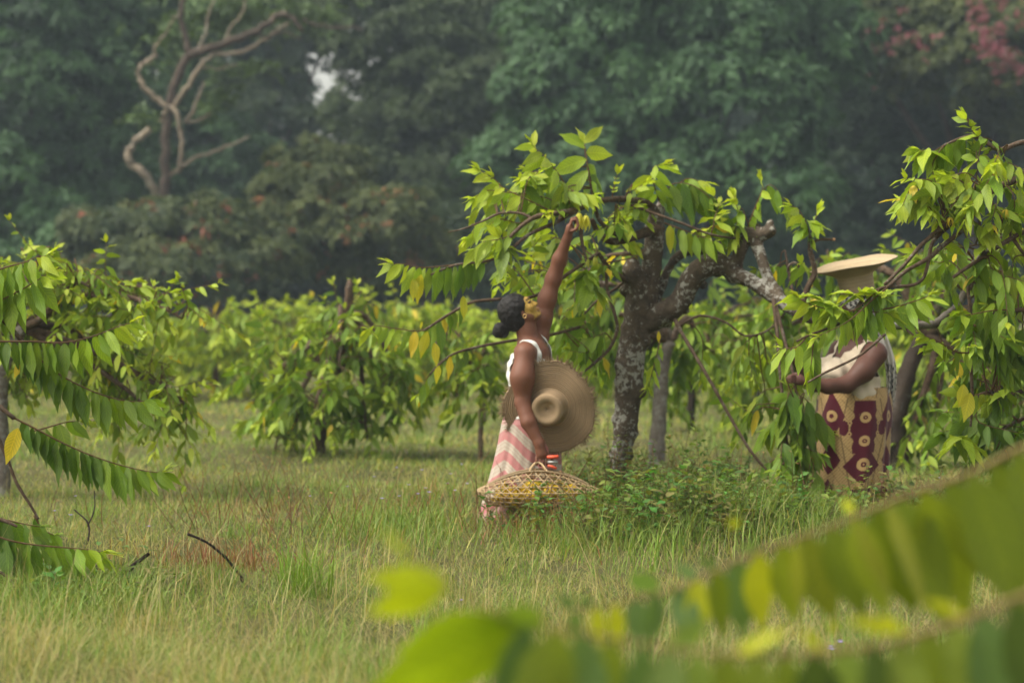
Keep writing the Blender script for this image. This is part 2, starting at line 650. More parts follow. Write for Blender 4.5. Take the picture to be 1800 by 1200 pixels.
def near_twig(skel, c):
    d = np.linalg.norm(skel - c, axis=1)
    return skel[int(d.argmin())]


def fill(mb, lv, skel, cx, cy, rx, ry, d0, d1, n, L, leaves=9, hang=.75, a0=.2, a1=.7, yel=.02, length=.45, max_link=.9):
    """n drooping sprays spread through an elliptical part of a crown, each joined to the nearest branch"""
    for i in range(n):
        while True:
            u, v = rng.uniform(-1, 1, 2)
            if u * u + v * v < 1: break
        c = W(cx + u * rx, cy + v * ry, rng.uniform(d0, d1))
        s = near_twig(skel, c)
        out = c - s
        if np.linalg.norm(out) < .12: out = out + rng.normal(0, .2, 3)
        dist = np.linalg.norm(out)
        di = unit(out * np.array([1, 1, .35]) + rng.normal(0, .25, 3))
        e = c + di * length * rng.uniform(.5, 1) - UP * length * rng.uniform(.1, .5)
        if dist < max_link:
            pts = [s, s + out * .55 + UP * .06 * rng.random(), c, e]
            st = min(.55, dist / (dist + length))
        else:
            pts = [c - di * .15 + UP * .04, c, e]
            st = .1
        spray(mb, lv, pts, leaves + int(rng.integers(-2, 3)), L * rng.uniform(.8, 1.15), hang * rng.uniform(.7, 1.15), a0 + rng.normal(0, .1), a1 + rng.normal(0, .12), yel, start=st)


class Tree:
    """trunk and branches traced in the photograph at real depths, plus its leaves"""

    def __init__(s, name, label, cat, base, group=None):
        s.root = thing(name, label, cat, base, group)
        s.sk, s.mb, s.lv = [], MB(), Leaves()

    def branch(s, pts, rad, mat='bark', sides=7, name='branch', n=6, lump=.05):
        """pts: (px, py, depth); rad in metres"""
        w = smooth_path([W(*q) for q in pts], n)
        r = np.interp(np.linspace(0, 1, len(w)), np.linspace(0, 1, len(rad)), rad)
        mb = MB()
        mb.tube(w, r, sides=sides, lump=lump)
        mb.build(name, M[mat], s.root)
        s.sk.append(w)
        return w

    @property
    def skel(s):
        return np.vstack(s.sk)

    def spray(s, pts, n, L, **k):
        spray(s.mb, s.lv, [W(*q) for q in pts], n, L, **k)

    def tuft(s, px, py, d, n, L, **k):
        tuft(s.lv, W(px, py, d), n, L, **k)

    def fill(s, *a, **k):
        fill(s.mb, s.lv, s.skel, *a, **k)

    def done(s, prof=PROF_NEAR, mat='leaf', name='crown'):
        s.lv.emit(s.mb, prof)
        return s.mb.build(name, M[mat], s.root)

# ------------------------------------------------------------------ the ground: one sheet to the horizon
gx = np.concatenate([-np.geomspace(1500, 14, 22), np.linspace(-12, 12, 97), np.geomspace(14, 1500, 22)])
gy = np.concatenate([[-400, -100, -30, -10], np.linspace(-4, 60, 161), np.geomspace(62, 2500, 30)])
GX, GY = np.meshgrid(gx, gy, indexing='ij')
mb = MB()
mb.grid(np.stack([GX, GY, ground_h(GX, GY)], -1)[:, ::-1], (.2, .2, .1))
tag(mb.build("ground", M['soil']), kind="structure")

# ------------------------------------------------------------------ forest behind the plantation
_wr = np.random.default_rng(91)                          # small ragged gaps between the far crowns
WINDOWS = [(380, 243, 16, 9), (352, 246, 10, 8), (396, 100, 13, 10), (418, 104, 9, 8), (108, 78, 11, 13), (112, 98, 8, 10), (75, 62, 9, 9), (82, 74, 7, 7), (268, 128, 9, 10), (130, 140, 8, 9), (205, 8, 11, 8), (640, 20, 14, 8), (200, 120, 7, 7), (22, 152, 8, 8)]
for (cx_, cy_, sx_, sy_, n_) in [(548, 100, 18, 34, 7), (608, 112, 30, 32, 8), (572, 180, 24, 30, 9), (560, 250, 22, 18, 4), (505, 232, 12, 18, 6), (625, 150, 12, 14, 3)]:
    for _ in range(n_):
        WINDOWS.append((cx_ + _wr.normal(0, sx_), cy_ + _wr.normal(0, sy_), _wr.uniform(5, 11), _wr.uniform(5, 11)))


def keep(p, hard=.93):
    x, y = to_px(p)
    k = np.ones(len(p), bool)
    for (a, b, rx, ry) in WINDOWS:
        rx, ry = rx + 4, ry + 4
        k &= ~((((x - a) / rx) ** 2 + ((y - b) / ry) ** 2 < 1) & (rng.random(len(p)) < hard))
    return k


def rosettes(mb, c, nrm, size, cols, n=7, flat=.35, droop=.55):
    """groups of leaves radiating from a twig end: simple folded blades"""
    m = len(c)
    ref = np.where(abs(nrm[:, 2:3]) > .9, [[1.0, 0, 0]], [[0, 0, 1.0]])
    a = unit(np.cross(nrm, ref)); b = np.cross(nrm, a)
    th = np.arange(n) / n * 6.283 + rng.uniform(0, 6.28, (m, 1)) + rng.normal(0, .25, (m, n))
    d = np.cos(th)[..., None] * a[:, None] + np.sin(th)[..., None] * b[:, None] + nrm[:, None] * rng.normal(flat, .25, (m, n))[..., None]
    d[..., 2] -= droop * rng.uniform(.4, 1.4, (m, n))
    d = unit(d)
    L = (size[:, None] * rng.uniform(.65, 1.2, (m, n)))[..., None]
    w = unit(np.cross(d, nrm[:, None] + rng.normal(0, .3, (m, n, 3))))
    nn = np.cross(w, d)
    base = c[:, None] + d * L * .12
    tip = c[:, None] + d * L
    tip[..., 2] -= .18 * L[..., 0]
    mid = c[:, None] + d * L * .5 + nn * L * .05
    V = np.stack([base, mid + w * L * .17, tip, mid - w * L * .17], 2).reshape(-1, 3)
    C = np.repeat((cols[:, None] * rng.uniform(.8, 1.2, (m, n, 1))).reshape(-1, 3), 4, axis=0)
    tex = np.tile(np.array([[.5, 0, 0], [0, .5, 0], [.5, 1, 0], [1, .5, 0]]), (m * n, 1))
    o = (np.arange(m * n) * 4)[:, None]
    mb.raw(V, [np.hstack([o, o + 1, o + 2]), np.hstack([o, o + 2, o + 3])], C, tex)


def lobe_points(c, r, size, dens):
    """billows of leaves: clumps sit on the shell of the lobe, rosettes on the outer side of each clump"""
    r = np.array(r, float)
    mean = float(np.prod(r)) ** (1 / 3)
    k = int(4 * math.pi * mean * mean / (3.4 * size * size)) + 4
    d = unit(rng.normal(0, 1, (k, 3)))
    d = d[(d[:, 2] > -.7) & (d[:, 1] < .45)]
    cc = d * rng.uniform(.70, 1.04, (len(d), 1)) * r
    cn = unit(d / (r / mean))
    m = max(5, int(15 * dens))
    q = unit(rng.normal(0, 1, (len(d), m, 3)) + cn[:, None] * .8 + np.array([0, 0, .5]))
    q[..., 2] = np.where(q[..., 2] < -.25, -q[..., 2], q[..., 2])
    cr = (size * rng.uniform(1.1, 2.0, (len(d), 1)))[:, None]
    p = cc[:, None] + q * cr * np.array([1.15, 1.15, .8]) * rng.uniform(.75, 1.05, (len(d), m, 1))
    tone = np.repeat(rng.random((len(d), 1)), m, 1)
    return p.reshape(-1, 3) + c, q.reshape(-1, 3), tone.reshape(-1)


def forest_tree(label, d, lobes, cols, trunk_px, leaf=.42, dens=1.0, name="forest_tree", group="tall trees of the forest edge", trunk_mat='bark_dark', trunk_r=.28, flat=.35, droop=.55,
                cat="tree", accent=None, blossom=None, n=7, clump=.22):
    """lobes: (px, py, rx_px, ry_px, depth offset); the trunk rises from the ground at trunk_px"""
    bx = (trunk_px - CX) / FPX * d
    base = np.array([bx, d, float(ground_h(np.array(bx), np.array(d)))])
    root = thing(name, label, cat, base, group)
    mb = MB()
    sc = d / FPX
    tops = []
    for (px, py, rx, ry, dd) in lobes:
        c = W(px, py, d + dd)
        r = np.array([rx * sc, .8 * (rx + ry) / 2 * sc, ry * sc])
        p, nr, tone = lobe_points(c, r, leaf, dens)
        nr = unit(nr + np.array([0, -.1, .3]) + rng.normal(0, .22, nr.shape))
        kk = keep(p)
        p, nr, tone = p[kk], nr[kk], tone[kk]
        pn = tone[:, None]
        t = np.clip(.5 * tone[:, None] + .5 * rng.random((len(p), 1)), 0, 1)
        cc = np.array(cols[0]) * (1 - t) + np.array(cols[1]) * t
        if accent is not None:
            ak = rng.random(len(p)) < accent[1] * (pn[:, 0] > .45)
            cc[ak] = np.array(accent[0]) * rng.uniform(.6, 1.2, (ak.sum(), 1))
        rosettes(mb, p, nr, leaf * rng.uniform(.75, 1.25, len(p)), cc, n, flat, droop)
        tops.append(c)
    mb.build("crown", M['leaf_forest'], root)
    # trunk and one limb to each lobe
    tb = MB()
    top = np.mean(tops, axis=0)
    hgt = max(min(t_[2] for t_ in tops), .4)
    fork = base + np.array([rng.normal(0, .2), 0, hgt * .6])
    tb.tube(smooth_path([base - np.array([0, 0, .2]), base + (fork - base) * .5 + rng.normal(0, .12, 3), fork], 5), np.linspace(trunk_r, trunk_r * .75, 11), sides=8, lump=.06)
    for c in tops:
        mid = fork * .5 + c * .5 + np.array([0, 0, .3]) + rng.normal(0, .3, 3)
        tb.tube(smooth_path([fork, mid, c], 5), np.linspace(trunk_r * .6, trunk_r * .12, 11), sides=6, lump=.06)
    tb.build("trunk", M[trunk_mat], root)
    if blossom:
        bl = MB()
        P, Cc = [], []
        for path, w_, n_ in blossom:
            q = smooth_path([W(x[0], x[1], x[2] - 3.2) for x in path], 12)
            for _ in range(n_):
                P.append(q[rng.integers(0, len(q))] + rng.normal(0, w_, 3))
        P = np.array(P)
        cc = np.array([.22, .065, .09]) * rng.uniform(.6, 1.3, (len(P), 1))
        rosettes(bl, P, unit(rng.normal(0, 1, P.shape)), np.full(len(P), .17), cc, 5, .3, .2)
        bl.build("blossom", M['leaf_forest'], root)
    return root


G1, G2 = (.022, .054, .022), (.056, .118, .041)      # blue-green broadleaf
O1, O2 = (.023, .038, .015), (.050, .075, .025)      # olive
D1, D2 = (.013, .030, .016), (.030, .056, .025)      # dark
Y1, Y2 = (.045, .062, .02), (.095, .115, .034)      # yellow-green shrubs

forest_tree("broad fresh green tree with drooping leaf clusters behind the main trunk", 72, [
    (1200, 40, 240, 150, 0), (1075, 165, 170, 110, -1), (1285, 200, 160, 110, -1.5), (960, 295, 110, 90, -1), (1110, 300, 150, 70, -2),
    (1340, 340, 105, 75, -2.5), (980, 395, 130, 60, -2), (1220, 385, 140, 60, -2), (1050, 40, 150, 90, 0), (1400, 90, 120, 100, 1), (1180, 470, 180, 60, -1)], (G1, G2)[0:2], 1180, leaf=.44, dens=1.15)
forest_tree("dull dark tree with a smooth rounded crown above the straw hat", 80, [
    (1560, 330, 150, 120, 0), (1500, 220, 140, 100, 1), (1640, 220, 140, 110, 0), (1500, 430, 130, 90, -1), (1640, 420, 150, 90, 0), (1760, 330, 120, 130, 1)], (D1, D2), 1570, leaf=.34, dens=1.2, flat=.6, droop=.3)
forest_tree("olive tree draped with pink blossom in the upper corner", 76, [
    (1600, 60, 150, 90, 0), (1720, 110, 140, 110, -1), (1500, 20, 120, 80, 1), (1790, 20, 120, 100, 0), (1820, 190, 110, 110, 0)], (O1, Y2), 1720, leaf=.3, dens=1.2, flat=.5,
    blossom=[([(1715, -10, 74.2), (1730, 60, 73.6), (1760, 90, 73.4), (1795, 125, 73.4)], .12, 90), ([(1745, 0, 74), (1735, 50, 73.6), (1728, 80, 73.6)], .34, 36), ([(1770, 95, 74), (1755, 125, 74)], .4, 22),
             ([(1520, 85, 75), (1580, 72, 74.6), (1630, 60, 74.6)], .3, 34), ([(1540, 15, 75), (1530, 110, 75)], .5, 14), ([(1790, 10, 74), (1775, 50, 74)], .5, 26)])
forest_tree("dense bottle green tree filling the upper left corner", 74, [
    (60, 40, 140, 110, 0), (30, 180, 120, 110, -1), (140, 140, 110, 90, 0), (20, 330, 110, 100, -1), (150, 290, 120, 90, 0), (190, 30, 100, 70, 1)], (D1, G2), 60, leaf=.42, dens=1.1)
forest_tree("leafy green bush under the corner tree", 68, [(40, 400, 110, 60, 0), (-30, 330, 90, 70, 0), (90, 470, 110, 60, -1), (10, 480, 100, 60, 0)], (G1, G2), 40, leaf=.36, dens=1.1, trunk_r=.14, name="forest_shrub", cat="shrub", group="shrubs along the forest foot")
forest_tree("brownish olive tree between the bare twisted tree and the fresh green one", 83, [
    (700, 60, 140, 100, 0), (790, 170, 110, 110, -1), (690, 210, 110, 90, 0), (860, 60, 100, 100, 1), (780, 320, 120, 110, -1), (650, 330, 100, 80, -1), (880, 190, 80, 90, 0)], (O1, O2), 760, leaf=.36, dens=1.15, flat=.5, droop=.4)
forest_tree("grey green tree standing deep in the forest behind the pale gaps", 96, [
    (470, 60, 130, 90, 0), (450, 190, 120, 60, 0), (640, 250, 90, 90, 0), (330, 120, 110, 100, 0), (600, 20, 110, 60, 0), (480, 320, 120, 70, 0)], (D1, O2), 470, leaf=.4, dens=.95)
forest_tree("dark leafy tree close behind the bare twisted trunk", 86, [
    (250, 170, 120, 110, 0), (330, 280, 130, 90, 0), (200, 320, 120, 90, -1), (420, 330, 120, 80, 0), (260, 50, 110, 80, 0)], (D1, G2), 260, leaf=.38, dens=1.0)
forest_tree("yellowish shrub flecked with rust below the pale sky gaps", 66, [
    (560, 330, 100, 70, 0), (640, 400, 110, 70, -1), (520, 420, 110, 70, 0), (700, 470, 130, 60, 0)], (O1, Y2), 590, leaf=.3, dens=1.15, trunk_r=.12, name="forest_shrub", cat="shrub", group="shrubs along the forest foot",
    accent=((.22, .095, .035), .07))
forest_tree("olive shrub dotted with rust red leaves at the foot of the bare tree", 63, [
    (330, 420, 120, 60, 0), (220, 430, 100, 60, 0), (420, 450, 110, 60, 0), (280, 490, 130, 50, -1)], (D1, Y2), 300, leaf=.3, dens=1.15, trunk_r=.12, name="forest_shrub", cat="shrub", group="shrubs along the forest foot",
    accent=((.20, .070, .040), .09))
forest_tree("low dark bush between the rust flecked shrubs and the picking woman", 69, [
    (800, 430, 110, 70, 0), (880, 480, 110, 50, 0), (740, 400, 90, 60, 0), (560, 500, 150, 40, 0)], (D1, O2), 800, leaf=.32, dens=1.2, trunk_r=.12, name="forest_shrub", cat="shrub", group="shrubs along the forest foot")
forest_tree("low shadowy bush beneath the fresh green tree", 76, [
    (1020, 480, 130, 60, 0), (1330, 470, 150, 60, 0), (1460, 500, 120, 50, 0), (1160, 520, 150, 40, 0)], (D1, D2), 1300, leaf=.32, dens=1.1, trunk_r=.12, name="forest_shrub", cat="shrub", group="shrubs along the forest foot")
forest_tree("low shadowy bush beneath the blossom draped tree", 78, [
    (1640, 510, 150, 60, 0), (1780, 480, 130, 80, 0), (1540, 500, 90, 50, 0)], (D1, D2), 1700, leaf=.32, dens=1.1, trunk_r=.12, name="forest_shrub", cat="shrub", group="shrubs along the forest foot")
# deeper rows close the view between the front trees, all but the pale gaps
BACK = ["dim tree far back in the forest at the top left corner", "dim tree far back behind the bare twisted limbs", "dim tree far back beside the pale sky gaps", "dim tree far back right of the pale sky gaps",
        "dim tree far back behind the fresh green crown", "dim tree far back above the hat in the darkest part", "dim tree far back behind the pink blossom"]
for i, lab in enumerate(BACK):
    x0 = i * 290 + 30
    lb = []
    for gx_ in (-110, 10, 120):
        for gy_ in (-20, 90, 200, 310, 420, 510):
            x, y = x0 + gx_ + rng.normal(0, 20), gy_ + rng.normal(0, 15)
            if any(abs(x - a) < rx + 18 and abs(y - b) < ry + 8 for (a, b, rx, ry) in [(548, 140, 30, 55), (612, 120, 38, 40), (575, 205, 32, 40), (505, 235, 24, 26)]): continue
            lb.append((x, y, 95, 80, rng.uniform(-3, 5)))
    forest_tree(lab, 104 + 2 * (i % 3), lb, (D1, D2), x0, leaf=.7, dens=1.35, n=6)

# the bare twisted tree in front of the forest
root = thing("twisted_tree", "tall half bare tree with pale twisted limbs and a dark reddish trunk", "tree", (W(288, 640, 64)[0], 64, 0))
TD = 64


def fbranch(name, pts, rad, mat):
    mbx = MB()
    w = smooth_path([W(x, y, TD + (q[0] if q else 0)) for (x, y, *q) in pts], 5)
    w = w + np.array([rng.normal(0, .022, len(w)), rng.normal(0, .02, len(w)), rng.normal(0, .02, len(w))]).T
    mbx.tube(w, np.interp(np.linspace(0, 1, len(w)), np.linspace(0, 1, len(rad)), rad), sides=8, lump=.035)
    mbx.build(name, M[mat], root)
    return w


PXM = TD / FPX
fbranch("trunk", [(288, 645), (287, 560), (289, 450), (290, 350), (291, 280), (296, 200), (308, 145), (328, 102)], [11 * PXM, 9.5 * PXM, 8 * PXM, 8 * PXM], 'bark_red')
sk = [fbranch("limb", [(328, 102), (360, 88), (395, 78), (440, 60), (470, 42), (492, 26), (515, 34), (533, 55)], [8.5 * PXM, 7 * PXM, 6 * PXM, 3 * PXM], 'bark_red'),
      fbranch("limb", [(334, 98), (328, 70), (320, 40), (318, 15), (326, -20)], [6 * PXM, 5 * PXM, 4.5 * PXM], 'bark_red'),
      fbranch("limb", [(282, 360, -.3), (268, 330, -.5), (252, 305, -.6), (232, 288, -.6), (225, 272, -.6), (235, 252, -.5), (262, 228, -.3)], [7 * PXM, 7 * PXM, 6.5 * PXM, 6 * PXM], 'bark_pale'),
      fbranch("limb", [(284, 215, -.4), (291, 190, -.4), (270, 168, -.4), (252, 152, -.4), (244, 125, -.3), (262, 106, -.2), (275, 98, 0)], [5 * PXM, 5 * PXM, 4 * PXM, 4 * PXM], 'bark_pale'),
      fbranch("limb", [(314, 305, -.3), (318, 265, -.4), (318, 232, -.4), (310, 200, -.4), (301, 188, -.3)], [4 * PXM, 4 * PXM, 5 * PXM], 'bark_pale'),
      fbranch("limb", [(305, 192, -.3), (330, 150, -.3), (352, 118, -.2), (375, 94, 0)], [5 * PXM, 4.5 * PXM, 3.5 * PXM], 'bark_pale'),
      fbranch("limb", [(375, 96), (430, 90), (458, 74), (490, 52), (510, 42)], [4 * PXM, 3.5 * PXM, 2.5 * PXM], 'bark_pale'),
      fbranch("limb", [(297, 308), (318, 296), (345, 278), (395, 260), (440, 240)], [4 * PXM, 3 * PXM, 1.5 * PXM], 'bark_pale'),
      fbranch("limb", [(322, 215), (338, 200), (350, 170), (357, 145)], [3.5 * PXM, 3 * PXM, 2 * PXM], 'bark_pale'),
      fbranch("limb", [(322, 213), (345, 213), (370, 200)], [3 * PXM, 2.5 * PXM, 1.5 * PXM], 'bark_pale'),
      fbranch("limb", [(275, 98), (274, 80), (292, 58), (305, 35), (318, 18)], [2.6 * PXM, 2.2 * PXM, 1.5 * PXM], 'bark_pale'),
      fbranch("limb", [(395, 80), (405, 50), (425, 25), (430, -10)], [3 * PXM, 2.2 * PXM, 1.6 * PXM], 'bark_pale'),
      fbranch("limb", [(345, 92), (362, 60), (366, 30), (378, -10)], [3 * PXM, 2.2 * PXM, 1.6 * PXM], 'bark_pale'),
      fbranch("limb", [(440, 60), (470, 66), (500, 58), (530, 70)], [2.4 * PXM, 2 * PXM, 1.2 * PXM], 'bark_red'),
      fbranch("limb", [(352, 118), (385, 120), (420, 112)], [2 * PXM, 1.6 * PXM, 1 * PXM], 'bark_pale'),
      fbranch("limb", [(533, 36), (560, 46), (600, 48), (640, 50)], [2.6 * PXM, 2.2 * PXM, 1.5 * PXM], 'bark_red')]
mb = MB()
P = []
for (a, b, rx, ry, k) in [(370, 30, 80, 45, 200), (430, 120, 70, 30, 90), (300, 70, 60, 50, 110), (500, 20, 70, 30, 130), (560, 30, 60, 30, 80), (420, 20, 60, 40, 100), (370, 180, 60, 30, 60), (250, 210, 40, 20, 40)]:
    q = np.stack([a + rng.normal(0, .5, k) * rx, b + rng.normal(0, .5, k) * ry], -1)
    P += [W(x, y, TD + 1.9 + abs(rng.normal(0, .9))) for x, y in q[::2]]
P = np.array(P)
P = P[keep(P)]
rosettes(mb, P, unit(rng.normal(0, .4, P.shape) + UP), np.full(len(P), .3), np.array([.075, .12, .045]) * rng.uniform(.7, 1.3, (len(P), 1)), 8, .3, .3)
mb.build("crown", M['leaf_forest'], root)


# ------------------------------------------------------------------ plantation trees behind the pickers
def orchard_tree(label, px, base_py, trunk, lobes, seed, L=.2, n=60, mat='bark_grey', r=.09, prof=PROF_MID, yel=.02, name="ylang_tree", group="low pruned plantation trees", a0=.2, a1=.75, leaves=9, length=.5, hang=.75):
    global rng
    keep_rng = rng
    rng = np.random.default_rng(seed)
    d = gdepth(base_py)
    b = W(px, base_py, d)
    b[2] = float(ground_h(b[0], b[1]))
    T = Tree(name, label, "tree", b, group)
    path = [b - UP * .1] + [W(x, y, d + q) for (x, y, q) in trunk]
    w = smooth_path(path, 6)
    tb = MB()
    tb.tube(w, np.interp(np.linspace(0, 1, len(w)), [0, .15, 1], [r * 1.15, r, r * .7]), sides=9, lump=.09)
    tb.build("trunk", M[mat], T.root)
    T.sk.append(w[len(w) // 2:])
    top = w[-1]
    for (x, y, rx, ry, dd) in lobes:
        c = W(x, y, d + dd)
        mid = top * .5 + c * .5 + UP * (.12 + .1 * rng.random()) + rng.normal(0, .08, 3)
        bw = smooth_path([top, mid, c, c + unit(c - top) * .2 - UP * .12], 6)
        bm = MB()
        bm.tube(bw, np.linspace(r * .55, .008, len(bw)), sides=6, lump=.08)
        bm.build("branch", M['bark'], T.root)
        T.sk.append(bw)
    tot = sum(l[2] * l[3] for l in lobes)
    for (x, y, rx, ry, dd) in lobes:
        k = max(3, int(round(n * rx * ry / tot)))
        T.fill(x, y, rx, ry, d + dd - rx / FPX * d * .8, d + dd + rx / FPX * d * .8, k, L, leaves=leaves, hang=hang, a0=a0, a1=a1, yel=yel, length=length, max_link=1.3)
    T.done(prof, 'leaf_far')
    rng = keep_rng
    return T


orchard_tree("bushy plantation tree with a thick grey trunk cut by the left edge of the picture", 2, 868, [(3, 800, 0), (0, 720, 0), (8, 640, 0), (40, 575, 0)],
             [(60, 470, 70, 40, 0), (130, 500, 70, 50, -.3), (210, 540, 70, 50, 0), (60, 560, 70, 70, .4), (280, 540, 60, 30, -.3), (180, 620, 70, 50, .3), (230, 690, 60, 40, 0), (40, 640, 60, 60, .5), (-60, 520, 80, 80, 0), (300, 690, 40, 50, 0)], 11, n=230, r=.075, L=.155, a0=.4, a1=.9, hang=.65)
orchard_tree("bushy tree with a thin dark trunk and leaves almost down to the grass", 560, 805, [(562, 760, 0), (575, 700, 0), (598, 640, 0), (608, 560, 0)],
             [(600, 600, 70, 50, -.3), (520, 630, 60, 45, 0), (470, 670, 50, 30, .2), (560, 690, 80, 40, -.5), (500, 740, 50, 35, 0), (640, 720, 60, 40, 0), (660, 650, 60, 50, 0), (620, 550, 50, 30, .2), (510, 790, 35, 14, 0), (700, 660, 50, 50, .3)], 12, n=130, mat='bark', r=.075, a0=.15, a1=.75)
orchard_tree("slim young tree on a thin straight stem behind the picking woman", 845, 806, [(845, 770, 0), (847, 710, 0), (846, 640, 0)],
             [(850, 620, 50, 50, 0), (810, 640, 40, 50, .2), (850, 690, 30, 50, -.2), (780, 600, 50, 40, 0)], 13, n=46, mat='bark', r=.03)
orchard_tree("leaning tree with a dark knotted trunk close behind the main trunk", 1152, 812, [(1156, 770, 0), (1160, 700, 0), (1166, 640, 0), (1178, 600, 0)],
             [(1060, 560, 90, 60, 0), (1000, 600, 70, 50, .3), (1010, 500, 70, 50, -.2), (1150, 600, 50, 50, .3), (1230, 600, 70, 50, .2), (1100, 480, 70, 40, .2), (960, 560, 50, 50, .2)], 14, n=95, r=.085, a0=.15, a1=.65)
orchard_tree("thin stemmed tree seen between the main trunk and the bent picker", 1214, 768, [(1214, 730, 0), (1216, 680, 0), (1220, 620, 0)],
             [(1260, 600, 80, 60, 0), (1330, 640, 70, 60, 0), (1290, 540, 90, 50, 0), (1380, 560, 60, 60, .3), (1180, 690, 40, 40, 0)], 15, n=90, mat='bark_dark', r=.05, L=.22)
orchard_tree("spreading tree with a leaning dark trunk right behind the woman in the straw hat", 1576, 835, [(1574, 790, 0), (1578, 720, 0), (1600, 640, 0), (1625, 590, 0)],
             [(1640, 480, 70, 50, 0), (1720, 500, 70, 60, 0), (1560, 480, 60, 40, .3), (1650, 700, 60, 50, 0), (1600, 760, 30, 40, 0), (1720, 640, 80, 70, .3), (1780, 560, 70, 70, 0), (1760, 740, 60, 60, 0), (1470, 470, 60, 30, .4), (1420, 560, 60, 50, .4)], 16, n=135, mat='bark_dark', r=.10, a0=.1, a1=.65, yel=.03)
ROW = [("small round tree of the far row below the rust flecked shrub", 378, 700, [(330, 590, 60, 40, 0), (420, 580, 60, 40, 0), (380, 560, 70, 30, 0), (380, 640, 70, 40, 0)]),
       ("small tree of the far row with a thin dark stem left of the bushy tree", 455, 694, [(460, 580, 60, 45, 0), (500, 570, 50, 40, 0), (440, 630, 50, 40, 0)]),
       ("hazy low tree of the far row beyond the left branch tips", 290, 692, [(290, 590, 50, 40, 0), (250, 600, 50, 40, 0), (330, 630, 40, 40, 0)]),
       ("far row tree standing over the gap between the bushy tree and the woman", 700, 708, [(700, 570, 60, 45, 0), (740, 590, 50, 50, 0), (660, 560, 50, 35, 0), (710, 640, 60, 40, 0)]),
       ("far row tree just behind the slim young tree", 800, 700, [(800, 570, 60, 45, 0), (840, 600, 50, 50, 0), (770, 620, 50, 40, 0), (880, 580, 50, 40, 0)]),
       ("far row tree framed under the woman's raised arm", 985, 702, [(980, 570, 60, 45, 0), (1030, 600, 50, 40, 0), (940, 590, 50, 40, 0), (1000, 640, 60, 35, 0)]),
       ("far row tree behind the knotted trunk", 1090, 698, [(1090, 580, 60, 40, 0), (1130, 600, 50, 40, 0)]),
       ("far row tree in the gap left of the hatted woman", 1330, 706, [(1330, 590, 70, 45, 0), (1390, 600, 60, 45, 0), (1280, 610, 50, 40, 0), (1330, 650, 60, 40, 0)]),
       ("far row tree hidden behind the leaves at the right edge", 1690, 706, [(1690, 590, 70, 50, 0), (1640, 620, 50, 50, 0), (1750, 610, 60, 50, 0)]),
       ("far row tree low behind the left edge trunk", 110, 700, [(110, 600, 60, 50, 0), (60, 620, 50, 50, 0), (170, 620, 50, 40, 0)]),
       ("far row tree half hidden behind the bushy tree", 590, 690, [(580, 570, 60, 40, 0), (540, 590, 50, 40, 0), (630, 590, 50, 40, 0)]),
       ("far row tree seen past the hatted woman's back", 1600, 696, [(1590, 580, 60, 50, 0), (1550, 600, 50, 40, 0)]),
       ("far row tree right behind the main trunk's forking limb", 1225, 694, [(1225, 580, 60, 45, 0), (1180, 600, 50, 40, 0)]),
       ("far row tree at the left edge behind hanging branches", 10, 696, [(10, 590, 60, 50, 0), (-40, 600, 60, 50, 0)])]
for i, (lab, px, by, lobes) in enumerate(ROW):
    orchard_tree(lab, px, by, [(px + 2, by - 40, 0), (px + 4, by - 85, 0)], lobes, 30 + i, n=130, r=.06, prof=PROF_FAR, group="far row of low plantation trees", L=.26, leaves=8, length=.55, a0=.45, a1=1.0, mat='bark')
# ------------------------------------------------------------------ the main ylang tree over the picking woman
D0 = 17.2
PM = D0 / FPX                                           # metres per photo pixel at the trunk
T = Tree("ylang_tree", "gnarled lichen spotted tree whose forked trunk stands between the two women", "tree", W(1087, 896, D0), "old ylang trees of the front row")
sd_ = SDF()


def sch(pts, rad, k=.03):
    w = [W(*q) for q in pts]
    n = 6
    ws = smooth_path(w, n)
    rs = np.interp(np.linspace(0, 1, len(ws)), np.linspace(0, 1, len(rad)), rad) * PM * .9
    sd_.chain(ws, rs, k)
    T.sk.append(ws)
    return ws


tr = sch([(1084, 905, D0), (1088, 850, D0), (1092, 800, D0), (1101, 740, D0), (1105, 690, D0), (1107, 650, D0), (1112, 605, D0), (1122, 560, D0), (1126, 525, D0)], [17, 16, 17, 21, 23, 24, 24, 26, 26])
sch([(1126, 530, D0), (1121, 500, D0 - .05), (1112, 478, D0 - .1), (1111, 462, D0 - .1)], [24, 21, 15, 9])
sch([(1130, 535, D0), (1143, 490, D0), (1149, 440, D0), (1150, 400, D0), (1145, 366, D0)], [22, 18, 16, 15, 9])
sch([(1150, 410, D0), (1158, 385, D0 + .05), (1162, 358, D0 + .05)], [11, 8, 7])
limb = sch([(1135, 565, D0), (1165, 553, D0 - .05), (1195, 530, D0 - .1), (1212, 497, D0 - .15), (1232, 472, D0 - .2), (1262, 463, D0 - .2), (1284, 472, D0 - .2), (1288, 488, D0 - .2)], [20, 20, 18, 18, 18, 19, 15, 10])
sch([(1288, 478, D0 - .2), (1325, 497, D0 - .3), (1362, 522, D0 - .4), (1395, 543, D0 - .5), (1432, 560, D0 - .55)], [13, 11, 11, 10, 9])
sch([(1288, 482, D0 - .2), (1296, 455, D0 - .2), (1305, 425, D0 - .2)], [10, 9, 9])
sch([(1150, 545, D0 + .1), (1163, 500, D0 + .1), (1185, 458, D0 + .08), (1215, 440, D0 + .05), (1260, 436, D0), (1300, 424, D0 - .15), (1322, 414, D0 - .2)], [7, 7, 6, 7, 8, 9, 12])
sch([(1322, 414, D0 - .2), (1340, 411, D0 - .25), (1356, 406, D0 - .3)], [13, 10, 9])
sch([(1352, 405, D0 - .28), (1354, 388, D0 - .28)], [4, 3])
